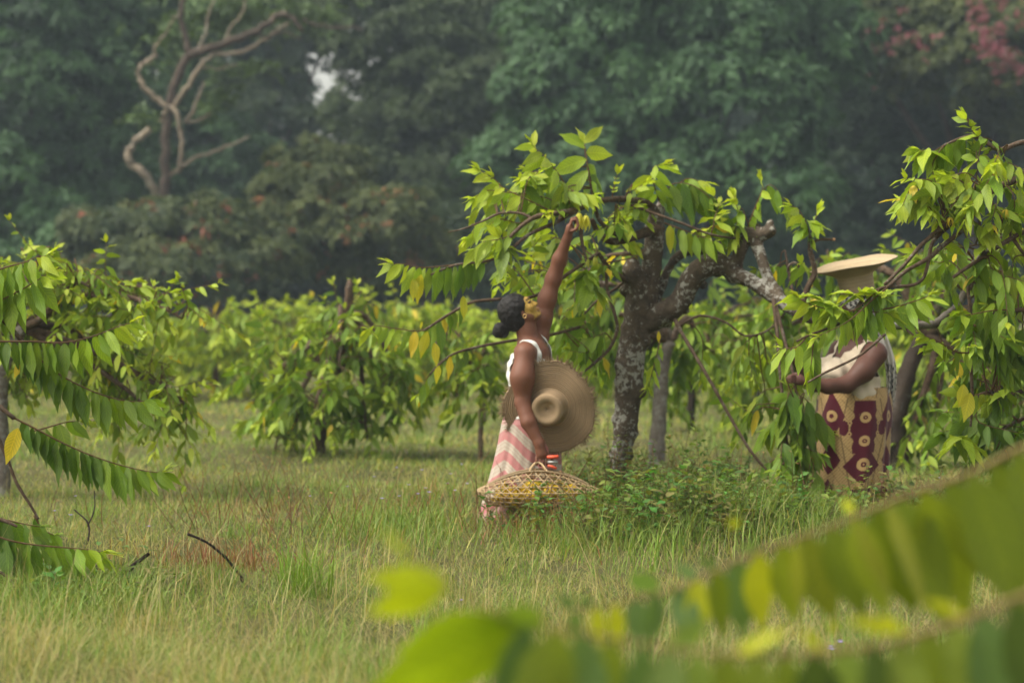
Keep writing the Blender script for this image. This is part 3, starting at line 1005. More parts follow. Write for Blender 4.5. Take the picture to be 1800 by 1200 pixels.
sch([(1325, 415, D0 - .2), (1338, 450, D0 - .3), (1350, 488, D0 - .35), (1372, 520, D0 - .4)], [8, 8, 7, 8])
for (x, y, r) in [(1088, 668, 9), (1128, 690, 10), (1082, 735, 8), (1116, 760, 8), (1075, 795, 7), (1109, 800, 7), (1092, 640, 12), (1135, 600, 11), (1100, 575, 12), (1098, 510, 11), (1205, 545, 9), (1236, 500, 10),
                  (1262, 478, 13), (1248, 452, 9), (1175, 570, 9), (1136, 520, 12), (1330, 400, 9), (1105, 850, 7), (1073, 838, 6), (1120, 630, 12)]:
    sd_.ell(W(x, y, D0 - .03 * (r > 8)), np.full(3, r * PM * .85), k=.03)
V, Fq = sd_.mesh(.012)
nv = vnormals(V, Fq)
V = V + nv * (.006 * fnoise(V, 14) + .010 * fnoise(V, 6, 3.0) + .003 * fnoise(V, 34, 9.0))[:, None]
mb = MB()
mb.raw(V, Fq, (.2, .15, .1))
mb.build("trunk", M['bark_lichen'], T.root)

tb = lambda pts, rad, mat='bark', name='branch': T.branch(pts, [r * PM for r in rad], mat, name=name)
tb([(1150, 365, D0), (1130, 354, D0 - .1), (1090, 350, D0 - .3), (1050, 354, D0 - .55), (1010, 369, D0 - .85), (965, 377, D0 - 1.0), (935, 384, D0 - 1.05), (905, 408, D0 - 1.1), (880, 440, D0 - 1.1)], [6, 5.5, 5.5, 5, 5, 4.5, 4, 3.2, 2.5])
tb([(935, 384, D0 - 1.05), (915, 375, D0 - 1), (880, 375, D0 - 1), (850, 388, D0 - 1), (815, 402, D0 - 1), (788, 408, D0 - 1)], [2.6, 2.3, 2, 1.6, 1])
tb([(1012, 372, D0 - .85), (975, 392, D0 - .95), (930, 412, D0 - 1.05), (895, 440, D0 - 1.1), (860, 458, D0 - 1.1), (800, 466, D0 - 1.1), (752, 485, D0 - 1.1)], [3.4, 3.2, 3, 2.8, 2.5, 2.2, 1.8])
tb([(1162, 399, D0), (1130, 410, D0 - .15), (1100, 420, D0 - .3), (1072, 424, D0 - .4), (1052, 408, D0 - .45), (1040, 385, D0 - .5)], [9, 9, 7.5, 6.5, 5.5, 4])
tb([(1027, 255, D0 - .5), (1034, 300, D0 - .52), (1043, 345, D0 - .55), (1050, 380, D0 - .5), (1068, 402, D0 - .45), (1090, 416, D0 - .35)], [1.5, 2.2, 3.5, 3.6, 3.8, 4])
tb([(1036, 388, D0 - .75), (1022, 400, D0 - .8), (1024, 430, D0 - .8), (1032, 462, D0 - .8)], [4, 3.6, 3, 2.6])
tb([(1110, 498, D0 - .08), (1092, 488, D0 - .15), (1070, 470, D0 - .25), (1052, 445, D0 - .35)], [6, 5.5, 4.5, 3.5])
tb([(1065, 466, D0 - .3), (1068, 510, D0 - .35), (1080, 550, D0 - .4), (1085, 578, D0 - .4), (1072, 612, D0 - .4), (1045, 638, D0 - .45), (1018, 660, D0 - .5)], [2.6, 2.8, 3, 3.2, 2.8, 2.4, 2])
tb([(1112, 480, D0), (1085, 505, D0 + .1), (1050, 528, D0 + .15), (1020, 560, D0 + .2)], [3, 2.6, 2.2, 1.6])
tb([(1145, 440, D0), (1100, 446, D0 + .1), (1065, 452, D0 + .2), (1030, 480, D0 + .25), (1000, 500, D0 + .3)], [5, 4.5, 4, 3, 2])
tb([(1186, 560, D0 - .1), (1200, 588, D0 - .35), (1222, 625, D0 - .5), (1250, 672, D0 - .6), (1285, 735, D0 - .65), (1318, 790, D0 - .7), (1356, 836, D0 - .7)], [3.6, 3.4, 3.2, 3, 2.8, 2.6, 2.2])
tb([(1190, 575, D0 - .2), (1230, 555, D0 - .25), (1275, 566, D0 - .3), (1310, 590, D0 - .3), (1350, 580, D0 - .3), (1380, 550, D0 - .4)], [2.4, 2.2, 2, 2, 1.8])
tb([(1105, 360, D0 - .2), (1150, 375, D0 - .3), (1200, 393, D0 - .35), (1250, 412, D0 - .35), (1300, 420, D0 - .3)], [2.2, 2.4, 2.2, 2, 1.8])
tb([(880, 526, D0 - .9), (850, 528, D0 - .9), (825, 533, D0 - .9), (790, 552, D0 - .9), (745, 581, D0 - .9)], [3, 2.8, 2.6, 2.4, 2])
tb([(1052, 445, D0 - .35), (1000, 480, D0 - .5), (940, 520, D0 - .7), (880, 526, D0 - .9)], [3.4, 3.2, 3, 3])
tb([(1018, 575, D0 - .3), (960, 590, D0 - .5), (890, 600, D0 - .7), (830, 612, D0 - .8), (790, 626, D0 - .8), (755, 658, D0 - .8)], [3, 2.8, 2.6, 2.4, 2, 1.6])
tb([(1405, 545, D0 - .5), (1420, 505, D0 - .5), (1432, 478, D0 - .5), (1425, 445, D0 - .5), (1424, 425, D0 - .5)], [6, 5.5, 5, 4.5, 4], 'bark')
tb([(1424, 428, D0 - .5), (1440, 421, D0 - .5), (1466, 421, D0 - .5)], [3, 2.6, 2.4])
tb([(1405, 470, D0 - .5), (1398, 462, D0 - .5), (1388, 466, D0 - .48), (1384, 478, D0 - .45)], [2.6, 2.4, 2])
tb([(1360, 525, D0 - .5), (1366, 580, D0 - .55), (1370, 640, D0 - .6), (1378, 720, D0 - .62), (1385, 790, D0 - .62)], [4, 3.6, 3, 2.6, 2])
tb([(1363, 535, D0 - .5), (1380, 600, D0 - .6), (1395, 660, D0 - .7), (1405, 730, D0 - .72)], [3.4, 3, 2.6, 2])
tb([(1400, 548, D0 - .5), (1385, 470, D0 - .1), (1380, 440, D0)], [3, 2.4, 1.6])
LP = PM * .92
k1 = dict(r0=.006, r1=.0024)
# crown over the raised hand
T.spray([(1012, 362, D0 - .85), (990, 318, D0 - .85), (962, 280, D0 - .9), (938, 258, D0 - .9)], 13, 66 * LP, hang=.8, a0=.45, a1=.95, ratio=.18)
T.spray([(1043, 345, D0 - .55), (1034, 300, D0 - .55), (1028, 252, D0 - .5)], 10, 78 * LP, hang=.75, a0=.4, a1=.85, ratio=.2)
T.spray([(1005, 366, D0 - .8), (950, 345, D0 - .8), (890, 338, D0 - .8), (855, 335, D0 - .8), (835, 348, D0 - .8)], 13, 52 * LP, hang=.6, a0=.35, a1=.9)
T.spray([(975, 374, D0 - .9), (925, 350, D0 - .9), (885, 330, D0 - .85), (868, 312, D0 - .85)], 9, 48 * LP, hang=.5, a0=.5, a1=.95)
T.spray([(990, 370, D0 - .6), (950, 330, D0 - .5), (915, 315, D0 - .5)], 9, 55 * LP, hang=.6, a0=.3, a1=.8)
T.spray([(1000, 350, D0 - .7), (985, 320, D0 - .6), (930, 300, D0 - .6)], 9, 50 * LP, hang=.6, a0=.4, a1=.9)
T.spray([(950, 378, D0 - 1.0), (915, 392, D0 - .9), (880, 385, D0 - .9), (860, 395, D0 - .9)], 9, 42 * LP, hang=.6, a0=.3, a1=.7)
T.fill(930, 345, 75, 38, D0 - 1.1, D0 - .4, 15, 50 * LP, leaves=8, hang=.6, a0=.35, a1=.9, length=.25)
T.fill(1050, 400, 60, 40, D0 - .6, D0, 5, 45 * LP, leaves=7, hang=.6, a0=.3, a1=.8, length=.25)
T.spray([(1075, 352, D0 - .4), (1080, 325, D0 - .4), (1085, 305, D0 - .4)], 6, 40 * LP, hang=.3, a0=.7, a1=1)
T.spray([(1110, 352, D0 - .2), (1115, 335, D0 - .2), (1135, 322, D0 - .2)], 7, 42 * LP, hang=.4, a0=.6, a1=1)
# sprays left of the woman's head
T.spray([(905, 410, D0 - 1.1), (880, 420, D0 - 1.1), (850, 425, D0 - 1.1), (835, 438, D0 - 1.1)], 9, 50 * LP, hang=.7, a0=.5, a1=.95)
T.spray([(890, 440, D0 - 1.1), (885, 430, D0 - 1.1), (878, 418, D0 - 1.1)], 7, 58 * LP, hang=.75, a0=.5, a1=.9)
T.tuft(885, 432, D0 - 1.1, 8, 60 * LP, a=.65, down=.6)
T.spray([(860, 458, D0 - 1.1), (800, 465, D0 - 1.1), (745, 470, D0 - 1.1), (710, 464, D0 - 1.12), (692, 464, D0 - 1.12)], 18, 64 * LP, hang=.98, a0=.15, a1=.85, yel=.05)
T.spray([(825, 533, D0 - .9), (790, 551, D0 - .9), (745, 580, D0 - .9), (700, 578, D0 - .9), (660, 572, D0 - .9), (648, 578, D0 - .9)], 16, 50 * LP, hang=.95, a0=.25, a1=.9, yel=.05)
T.spray([(830, 612, D0 - .8), (785, 628, D0 - .8), (752, 662, D0 - .8), (740, 690, D0 - .8)], 8, 48 * LP, hang=.95, a0=.15, a1=.5, yel=.04)
for (x, y, l, c_) in [(740, 482, 60, 1), (728, 488, 48, .9), (814, 520, 46, .9), (752, 582, 56, .85), (764, 602, 48, .95), (772, 642, 38, 1.05), (1178, 396, 58, .85), (1052, 525, 40, 1), (1158, 582, 24, 1.05), (742, 565, 16, 1.1)]:
    T.lv.add(W(x, y, D0 - (1.15 if x < 1000 else .4)), np.array([rng.normal(0, .15), rng.normal(0, .2), -1]), np.array([1, .4, 0.]), l * LP * .88, YELLOW * c_ * np.array([rng.uniform(.75, 1), 1, 1]), .05, .19)
# under the canopy, around the arm
T.tuft(1028, 478, D0 - .8, 7, 64 * LP, a=.7, down=.75, spread=.8)
T.tuft(1040, 505, D0 - .8, 6, 62 * LP, a=.55, down=.8, spread=.7)
T.fill(945, 465, 70, 55, D0 - .7, D0 + .1, 11, 46 * LP, leaves=8, hang=.7, a0=.3, a1=.85, length=.25)
T.fill(1050, 460, 35, 45, D0 - .5, D0 + .2, 4, 46 * LP, leaves=7, hang=.7, a0=.3, a1=.8, length=.25)
T.fill(1020, 565, 50, 55, D0 - .2, D0 + .4, 7, 56 * LP, leaves=9, hang=.95, a0=.0, a1=.5, length=.3, yel=.03)
T.fill(1040, 590, 40, 45, D0 - .5, D0 - .2, 4, 50 * LP, leaves=7, hang=.95, a0=.15, a1=.7, length=.25)
# right half of the crown
T.spray([(1160, 356, D0), (1150, 325, D0 - .1), (1148, 295, D0 - .15), (1165, 290, D0 - .2)], 10, 60 * LP, hang=.75, a0=.5, a1=.95, ratio=.2)
T.spray([(1160, 355, D0), (1180, 325, D0 - .1), (1215, 325, D0 - .15), (1250, 350, D0 - .2), (1285, 395, D0 - .2)], 18, 76 * LP, hang=.85, a0=.2, a1=.5, ratio=.2)
T.spray([(1175, 345, D0 + .1), (1205, 315, D0 + .1), (1235, 320, D0 + .1)], 9, 56 * LP, hang=.7, a0=.4, a1=.8)
T.spray([(1300, 418, D0 - .2), (1280, 385, D0 - .2), (1262, 355, D0 - .2), (1250, 335, D0 - .2)], 10, 48 * LP, hang=.35, a0=.55, a1=1)
T.spray([(1305, 415, D0 - .2), (1300, 380, D0 - .2), (1290, 345, D0 - .2)], 9, 46 * LP, hang=.35, a0=.55, a1=1)
T.spray([(1310, 412, D0 - .2), (1325, 370, D0 - .2), (1340, 332, D0 - .2), (1336, 316, D0 - .2)], 8, 46 * LP, hang=.7, a0=.5, a1=.95)
T.spray([(1312, 415, D0 - .1), (1335, 350, D0 - .1), (1352, 325, D0 - .15), (1370, 340, D0 - .15), (1385, 375, D0 - .2)], 8, 56 * LP, hang=.9, a0=.4, a1=.6)
T.fill(1285, 375, 45, 30, D0 - .5, D0, 3, 46 * LP, leaves=7, hang=.4, a0=.55, a1=1, length=.22)
T.spray([(1424, 425, D0 - .5), (1420, 400, D0 - .5), (1405, 370, D0 - .5), (1392, 362, D0 - .5)], 9, 52 * LP, hang=.6, a0=.5, a1=.9)
T.spray([(1424, 425, D0 - .5), (1430, 395, D0 - .5), (1437, 372, D0 - .5)], 9, 50 * LP, hang=.6, a0=.45, a1=.9)
T.tuft(1420, 392, D0 - .5, 8, 50 * LP, a=.6, down=.5)
T.spray([(1168, 392, D0 - .3), (1195, 402, D0 - .35), (1230, 415, D0 - .35), (1255, 425, D0 - .35)], 10, 56 * LP, hang=.95, a0=.3, a1=.6)
T.spray([(1150, 380, D0 - .2), (1130, 365, D0 - .25), (1105, 370, D0 - .3)], 7, 44 * LP, hang=.5, a0=.5, a1=.9)
T.fill(1110, 385, 50, 25, D0 - .4, D0 + .1, 4, 42 * LP, leaves=6, hang=.5, a0=.5, a1=.95, length=.2)
T.tuft(1120, 385, D0 - .2, 6, 40 * LP, a=.8)
# hanging mass the hatted woman is stripping
T.fill(1400, 755, 34, 75, D0 - .85, D0 - .6, 14, 62 * LP, leaves=8, hang=1.0, a0=.15, a1=.55, length=.3, yel=.0)
T.fill(1350, 650, 65, 60, D0 - .5, D0, 6, 52 * LP, leaves=8, hang=.9, a0=.15, a1=.6, length=.3, yel=.01)
T.fill(1350, 740, 50, 60, D0 - .5, D0 - .1, 4, 52 * LP, leaves=8, hang=.95, a0=.05, a1=.5, length=.3, yel=.01)
T.fill(1385, 490, 45, 35, D0 - .4, D0 + .3, 4, 48 * LP, leaves=8, hang=.8, a0=.3, a1=.7, length=.3)
T.fill(1290, 600, 60, 40, D0 - .2, D0 + .4, 5, 45 * LP, leaves=7, hang=.7, a0=.4, a1=.9, length=.3)
T.spray([(1160, 600, D0 - .2), (1150, 640, D0 - .25), (1140, 680, D0 - .3)], 8, 40 * LP, hang=.6, a0=.6, a1=.95)
for (a_, b_, r_) in [((1354, 406, D0 - .30), (1360, 404, D0 - .32), 7.5), ((1464, 421, D0 - .5), (1468, 421, D0 - .5), 2.6)]:
    mb = MB(); mb.tube([W(*a_), W(*b_)], [r_ * PM * 1.02, r_ * PM * .96], (.42, .25, .12), 9); mb.build('cut_end', M['cane'], T.root)
T.done()


def ylang_flower(mbx, c, L, col=(.62, .50, .035), n=6, open_=.5):
    """narrow limp petals hanging from a small green cap"""
    mbx.tube([c + UP * .012, c - UP * .006], [.004, .009], (.2, .26, .05), 6)
    for i in range(n):
        th = i * 6.283 / n + rng.uniform(-.3, .3)
        o = np.array([math.cos(th), math.sin(th), 0])
        ctrl = [c, c + o * L * .3 * open_ - UP * L * .15, c + o * L * .5 * open_ - UP * L * .6 + rng.normal(0, L * .06, 3), c + o * L * .42 * open_ - UP * L + rng.normal(0, L * .1, 3)]
        q = smooth_path(ctrl, 3)
        wv = np.cross(o, UP)
        hw = L * np.interp(np.linspace(0, 1, len(q)), [0, .2, .6, 1], [.05, .11, .1, .015])
        P = np.stack([q + wv * hw[:, None], q + o * .004, q - wv * hw[:, None]], 1)
        mbx.grid(P, np.array(col) * rng.uniform(.8, 1.15))


for (x, y, dd, L) in [(1018, 374, -1.02, .12), (1030, 378, -1.0, .11), (1046, 452, -.8, .07), (1033, 455, -.8, .06)]:
    mb = MB()
    ylang_flower(mb, W(x, y, D0 + dd), L, (.50, .47, .05) if L > .1 else (.45, .46, .07))
    mb.build("flower", M['petal'], T.root)

# ------------------------------------------------------------------ the ylang tree reaching in from the right edge
D1_ = 14.5
P1 = D1_ / FPX
R = Tree("ylang_tree", "ylang tree reaching in from the right edge with long bare crossing twigs", "tree", W(2120, 932, D1_), "old ylang trees of the front row")
rb = lambda pts, rad, mat='bark': R.branch([(x, y, D1_ + dd) for (x, y, dd) in pts], [r * P1 for r in rad], mat)
w = smooth_path([W(2120, 950, D1_), W(2125, 800, D1_), W(2090, 650, D1_), W(2060, 560, D1_)], 6)
mb = MB(); mb.tube(w, np.interp(np.linspace(0, 1, len(w)), [0, 1], [.11, .085]), sides=10, lump=.06); mb.build("trunk", M['bark_lichen'], R.root)
R.sk.append(w[-4:])
rb([(2060, 570, 0), (1990, 430, 0), (1900, 340, -.1), (1830, 300, -.2), (1775, 320, -.3), (1745, 335, -.3), (1728, 350, -.3)], [16, 14, 11, 8, 6, 6, 6])
rb([(1735, 335, -.3), (1745, 370, -.3), (1757, 385, -.3), (1745, 405, -.3), (1728, 440, -.3), (1718, 470, -.3), (1705, 510, -.3)], [6, 6, 5.5, 4, 3.5, 3])
rb([(1757, 385, -.3), (1775, 410, -.3), (1795, 440, -.3), (1830, 480, -.3)], [5, 4, 3, 2.4])
rb([(1900, 340, -.1), (1840, 260, -.1), (1800, 250, -.15), (1755, 263, -.2), (1725, 243, -.2), (1700, 240, -.2), (1660, 255, -.2)], [8, 6, 5, 4, 3, 2.6, 2])
rb([(1750, 262, -.2), (1722, 245, -.22), (1710, 228, -.22), (1700, 208, -.22)], [3, 2.6, 2.2, 1.6])
rb([(1730, 345, -.3), (1690, 378, -.35), (1655, 400, -.4), (1620, 430, -.45), (1590, 465, -.5), (1555, 500, -.55)], [5, 4.5, 4, 3.6, 3.2, 3])
rb([(1720, 355, -.3), (1700, 395, -.3), (1660, 430, -.35), (1630, 455, -.4), (1590, 478, -.45), (1560, 505, -.5)], [5, 4.6, 4.2, 4, 3.6, 3])
rb([(1690, 372, -.3), (1670, 395, -.3), (1640, 425, -.35), (1632, 460, -.4), (1622, 490, -.4), (1600, 502, -.45), (1555, 505, -.5), (1520, 520, -.55)], [4.6, 4, 3.4, 3.2, 3, 3, 2.8, 2.4])
rb([(1830, 400, -.3), (1790, 412, -.3), (1745, 440, -.35), (1700, 470, -.4), (1675, 488, -.4)], [5, 4.4, 3.8, 3.2, 2.6])
rb([(2060, 575, 0), (1960, 520, .2), (1850, 440, .3), (1770, 420, .3), (1720, 455, .3), (1700, 500, .25), (1685, 535, .2), (1660, 556, .15), (1640, 570, .1), (1590, 572, 0), (1545, 572, -.1)], [15, 13, 11, 9, 8, 7.5, 7, 7, 7.5, 7, 6], 'bark_grey')
rb([(1700, 490, -.3), (1706, 560, -.3), (1705, 620, -.3), (1709, 690, -.3), (1706, 750, -.3)], [3, 3.2, 3.2, 3, 2])
rb([(2060, 580, 0), (1950, 560, -.3), (1850, 545, -.4), (1790, 545, -.4), (1740, 552, -.4)], [9, 7, 5, 4, 3])
rb([(2075, 610, 0), (1950, 640, .2), (1850, 650, .3), (1790, 690, .2), (1735, 690, 0), (1712, 700, -.1)], [10, 8, 6, 4.5, 3.4, 2.6])
rb([(2090, 660, 0), (1960, 700, .2), (1860, 720, .2), (1800, 735, .1), (1750, 760, 0)], [8, 6, 4.5, 3.5, 2.4])
rb([(1720, 370, -.3), (1722, 400, -.3), (1715, 430, -.3)], [2.4, 2, 1.4])
rb([(1520, 520, -.55), (1490, 560, -.55), (1460, 575, -.55), (1420, 590, -.55), (1400, 600, -.55)], [2.6, 2.4, 2.2, 2, 1.8])
rb([(1555, 588, -.7), (1510, 625, -.8), (1450, 655, -.85), (1420, 672, -.85)], [2.6, 2.2, 2, 1.6])
k = P1 * .98
R.spray([(1722, 243, -.2 + D1_), (1690, 242, D1_ - .2), (1660, 255, D1_ - .2), (1635, 268, D1_ - .2), (1615, 262, D1_ - .2)], 15, 62 * k, hang=.95, a0=.2, a1=.75, ratio=.2)
R.spray([(1720, 242, D1_ - .22), (1708, 226, D1_ - .22), (1697, 205, D1_ - .22)], 8, 46 * k, hang=.35, a0=.6, a1=1)
R.tuft(1625, 262, D1_ - .22, 5, 55 * k, a=.75, down=.4, spread=.9)
R.spray([(1760, 262, D1_ - .2), (1742, 246, D1_ - .25), (1720, 240, D1_ - .3)], 6, 46 * k, hang=.5, a0=.5, a1=.8)
R.fill(1690, 305, 60, 40, D1_ - .5, D1_ - .1, 10, 52 * k, leaves=8, hang=.55, a0=.45, a1=1, length=.25, yel=.02)
R.fill(1650, 330, 45, 35, D1_ - .5, D1_ - .1, 7, 52 * k, leaves=8, hang=.6, a0=.45, a1=.95, length=.25)
R.fill(1760, 320, 50, 50, D1_ - .5, D1_ + .1, 9, 50 * k, leaves=8, hang=.7, a0=.35, a1=.9, length=.25, yel=.05)
R.fill(1770, 400, 40, 50, D1_ - .5, D1_ + .2, 8, 48 * k, leaves=8, hang=.6, a0=.35, a1=.9, length=.25, yel=.03)
R.fill(1690, 365, 30, 20, D1_ - .4, D1_ - .2, 3, 46 * k, leaves=6, hang=.8, a0=.3, a1=.6, length=.2)
R.fill(1745, 500, 60, 45, D1_ - .5, D1_, 12, 56 * k, leaves=9, hang=.8, a0=.3, a1=.8, length=.3)
R.fill(1660, 460, 60, 45, D1_ - .1, D1_ + .5, 9, 50 * k, leaves=8, hang=.75, a0=.25, a1=.75, length=.3)
R.spray([(1790, 545, D1_ - .4), (1750, 545, D1_ - .45), (1710, 552, D1_ - .45), (1690, 556, D1_ - .45)], 12, 66 * k, hang=.95, a0=.25, a1=.6)
R.tuft(1690, 550, D1_ - .45, 5, 62 * k, a=.75, down=.5)
R.fill(1755, 590, 60, 45, D1_ - .4, D1_ + .1, 11, 58 * k, leaves=9, hang=.95, a0=.05, a1=.5, length=.3)
R.spray([(1705, 620, D1_ - .3), (1680, 618, D1_ - .35), (1650, 600, D1_ - .4), (1625, 590, D1_ - .4)], 9, 50 * k, hang=.7, a0=.4, a1=.9)
R.tuft(1640, 605, D1_ - .4, 7, 50 * k, a=.75, down=.3)
R.spray([(1790, 690, D1_ + .1), (1760, 695, D1_ + .0), (1725, 692, D1_ - .1), (1700, 698, D1_ - .1), (1690, 690, D1_ - .1)], 12, 54 * k, hang=.9, a0=.55, a1=.85, yel=.12)
R.tuft(1690, 770, D1_ - .3, 8, 72 * k, a=.72, down=.55, spread=.9)
R.tuft(1770, 690, D1_ - .1, 5, 50 * k, a=.8, down=.3)
R.fill(1750, 750, 60, 60, D1_ - .1, D1_ + .5, 10, 62 * k, leaves=8, hang=1.0, a0=-.1, a1=.35, length=.3)
R.fill(1700, 650, 45, 40, D1_ + .1, D1_ + .6, 5, 54 * k, leaves=8, hang=.9, a0=.0, a1=.5, length=.3, yel=.08)
for (x, y, l) in [(1695, 675, 40), (1706, 690, 50)]:
    R.lv.add(W(x, y, D1_ - .35), np.array([-.3, -.2, -1]), np.array([1, .3, 0.]), l * k, np.array([.45, .42, .04]), .1, .27)
# the leafy twigs hiding the second woman's face
R.spray([(1545, 510, D1_ - .55), (1500, 545, D1_ - .6), (1465, 545, D1_ - .6), (1425, 535, D1_ - .6), (1405, 525, D1_ - .6)], 15, 58 * k, hang=.9, a0=.4, a1=.85)
R.spray([(1560, 505, D1_ - .5), (1530, 530, D1_ - .65), (1490, 565, D1_ - .7), (1440, 590, D1_ - .7)], 12, 54 * k, hang=.9, a0=.35, a1=.8, yel=.03)
R.spray([(1500, 545, D1_ - .6), (1530, 548, D1_ - .6), (1560, 550, D1_ - .6)], 8, 56 * k, hang=.95, a0=.3, a1=.7)
R.spray([(1545, 545, D1_ - .5), (1580, 538, D1_ - .5), (1620, 525, D1_ - .5), (1632, 520, D1_ - .5)], 11, 52 * k, hang=.75, a0=.3, a1=.85)
R.spray([(1420, 590, D1_ - .55), (1400, 610, D1_ - .55), (1375, 612, D1_ - .5)], 8, 56 * k, hang=.95, a0=.4, a1=.8)
R.spray([(1430, 590, D1_ - .6), (1428, 620, D1_ - .65), (1425, 650, D1_ - .65)], 6, 66 * k, hang=1, a0=.35, a1=.6)
R.tuft(1520, 514, D1_ - .6, 9, 48 * k, a=.95, down=.05)
R.tuft(1502, 520, D1_ - .6, 7, 46 * k, a=.95, down=.1)
R.tuft(1550, 520, D1_ - .55, 7, 42 * k, a=.9, down=.0)
R.tuft(1410, 520, D1_ - .6, 7, 54 * k, a=.8, down=.1)
R.tuft(1440, 530, D1_ - .6, 6, 50 * k, a=.75, down=.4)
R.tuft(1475, 540, D1_ - .62, 7, 54 * k, a=.7, down=.7)
R.done()
for (x, y, L) in [(1705, 368, .075), (1670, 382, .06), (1768, 368, .06)]:
    mb = MB(); ylang_flower(mb, W(x, y, D1_ - .42), L, (.55, .42, .04), 7, .8); mb.build("flower", M['petal'], R.root)

# ------------------------------------------------------------------ the ylang tree whose twigs hang in from the left edge
D2_ = 12.4
P2 = D2_ / FPX
Lt = Tree("ylang_tree", "ylang tree hanging long comb leaved twigs in from the left edge", "tree", W(-330, 1032, D2_), "old ylang trees of the front row")
w = smooth_path([W(-330, 1050, D2_), W(-335, 850, D2_), W(-310, 650, D2_), W(-280, 520, D2_)], 6)
mb = MB(); mb.tube(w, np.interp(np.linspace(0, 1, len(w)), [0, 1], [.10, .075]), sides=10, lump=.06); mb.build("trunk", M['bark_lichen'], Lt.root)
Lt.sk.append(w[-4:])
lb = lambda pts, rad: Lt.branch([(x, y, D2_ + dd) for (x, y, dd) in pts], [r * P2 for r in rad], 'bark')
lb([(-285, 540, 0), (-150, 450, 0), (-60, 500, 0), (-10, 545, 0), (40, 600, 0)], [12, 9, 6, 5, 4])
lb([(-310, 660, 0), (-180, 640, 0), (-80, 660, 0), (-20, 700, 0), (25, 735, 0)], [11, 8, 6, 5, 4])
lb([(-320, 760, 0), (-200, 700, .1), (-80, 720, .1), (-15, 755, .1), (10, 800, .1), (30, 850, .1), (55, 890, .1), (68, 912, .1)], [9, 7, 5, 4, 3.4, 3, 2.6, 2])
lb([(-325, 800, -.2), (-200, 830, -.2), (-80, 880, -.2), (-20, 905, -.2), (15, 918, -.2), (30, 925, -.2)], [9, 7, 5, 4, 3, 2.6])
lb([(-290, 500, 0), (-180, 470, 0), (-80, 480, 0), (-20, 478, 0)], [8, 6, 4, 3])
lb([(-320, 860, -.3), (-200, 930, -.3), (-80, 980, -.3), (0, 1005, -.3), (40, 1045, -.3)], [7, 5, 4, 3, 2])
k = P2
sp = lambda pts, n, L, **kw: Lt.spray([(x, y, D2_ + dd) for (x, y, dd) in pts], n, L * k, **kw)
sp([(30, 590, 0), (60, 622, 0), (100, 655, 0), (150, 682, 0), (200, 700, 0), (240, 706, 0), (262, 702, 0)], 29, 68, hang=1.0, a0=-.02, a1=.6, ratio=.165, yel=.01)
sp([(20, 732, 0), (60, 752, 0), (110, 778, 0), (160, 800, 0), (215, 818, 0), (260, 828, 0), (285, 830, 0)], 29, 70, hang=1.0, a0=-.05, a1=.6, ratio=.165)
sp([(-40, 600, -.1), (20, 600, -.1), (60, 600, -.1), (110, 602, -.1), (160, 592, -.1), (205, 575, -.1), (228, 568, -.1)], 26, 66, hang=1.0, a0=.15, a1=.8, ratio=.165)
sp([(-40, 488, 0), (10, 470, 0), (40, 462, 0), (65, 452, 0), (80, 450, 0)], 13, 72, hang=.95, a0=.2, a1=.8, ratio=.18)
sp([(-40, 540, 0), (0, 528, 0), (40, 508, 0), (70, 490, 0), (82, 482, 0)], 13, 74, hang=.95, a0=.2, a1=.8, ratio=.18)
sp([(40, 762, .1), (80, 752, .1), (115, 742, .1), (140, 740, .1)], 9, 56, hang=.85, a0=.2, a1=.75)
sp([(-40, 930, -.25), (20, 950, -.25), (70, 958, -.25), (115, 962, -.25), (150, 965, -.25), (178, 970, -.25)], 20, 76, hang=1.0, a0=-.05, a1=.75, ratio=.18)
sp([(-40, 915, -.1), (0, 912, -.1), (40, 920, -.1), (70, 925, -.1)], 8, 64, hang=.9, a0=-.05, a1=.3)
sp([(60, 905, .1), (75, 930, .1), (95, 940, .1)], 6, 56, hang=.9, a0=.1, a1=.4)
sp([(40, 1040, -.3), (80, 1045, -.3), (140, 1040, -.3)], 6, 40, hang=.6, a0=.3, a1=.7)
sp([(-60, 1010, -.4), (-20, 1020, -.4), (10, 1035, -.4)], 8, 60, hang=.8, a0=.5, a1=.9)
for (x, y, l, dx) in [(32, 752, 62, -.35), (98, 640, 20, 0), (40, 632, 34, -.5)]:
    Lt.lv.add(W(x, y, D2_ - .05), np.array([dx, -.1, -1]), np.array([1, .2, 0.]), l * k, YELLOW * .95, .1, .22 if l > 40 else .2)
Lt.done()
# ------------------------------------------------------------------ the woman picking flowers
DP = 16.0
KP = DP / FPX


def rot_axes(f, up):
    f = unit(f); u = unit(np.array(up) - f * (np.array(up) @ f)); s = np.cross(f, u)
    return f, u, s


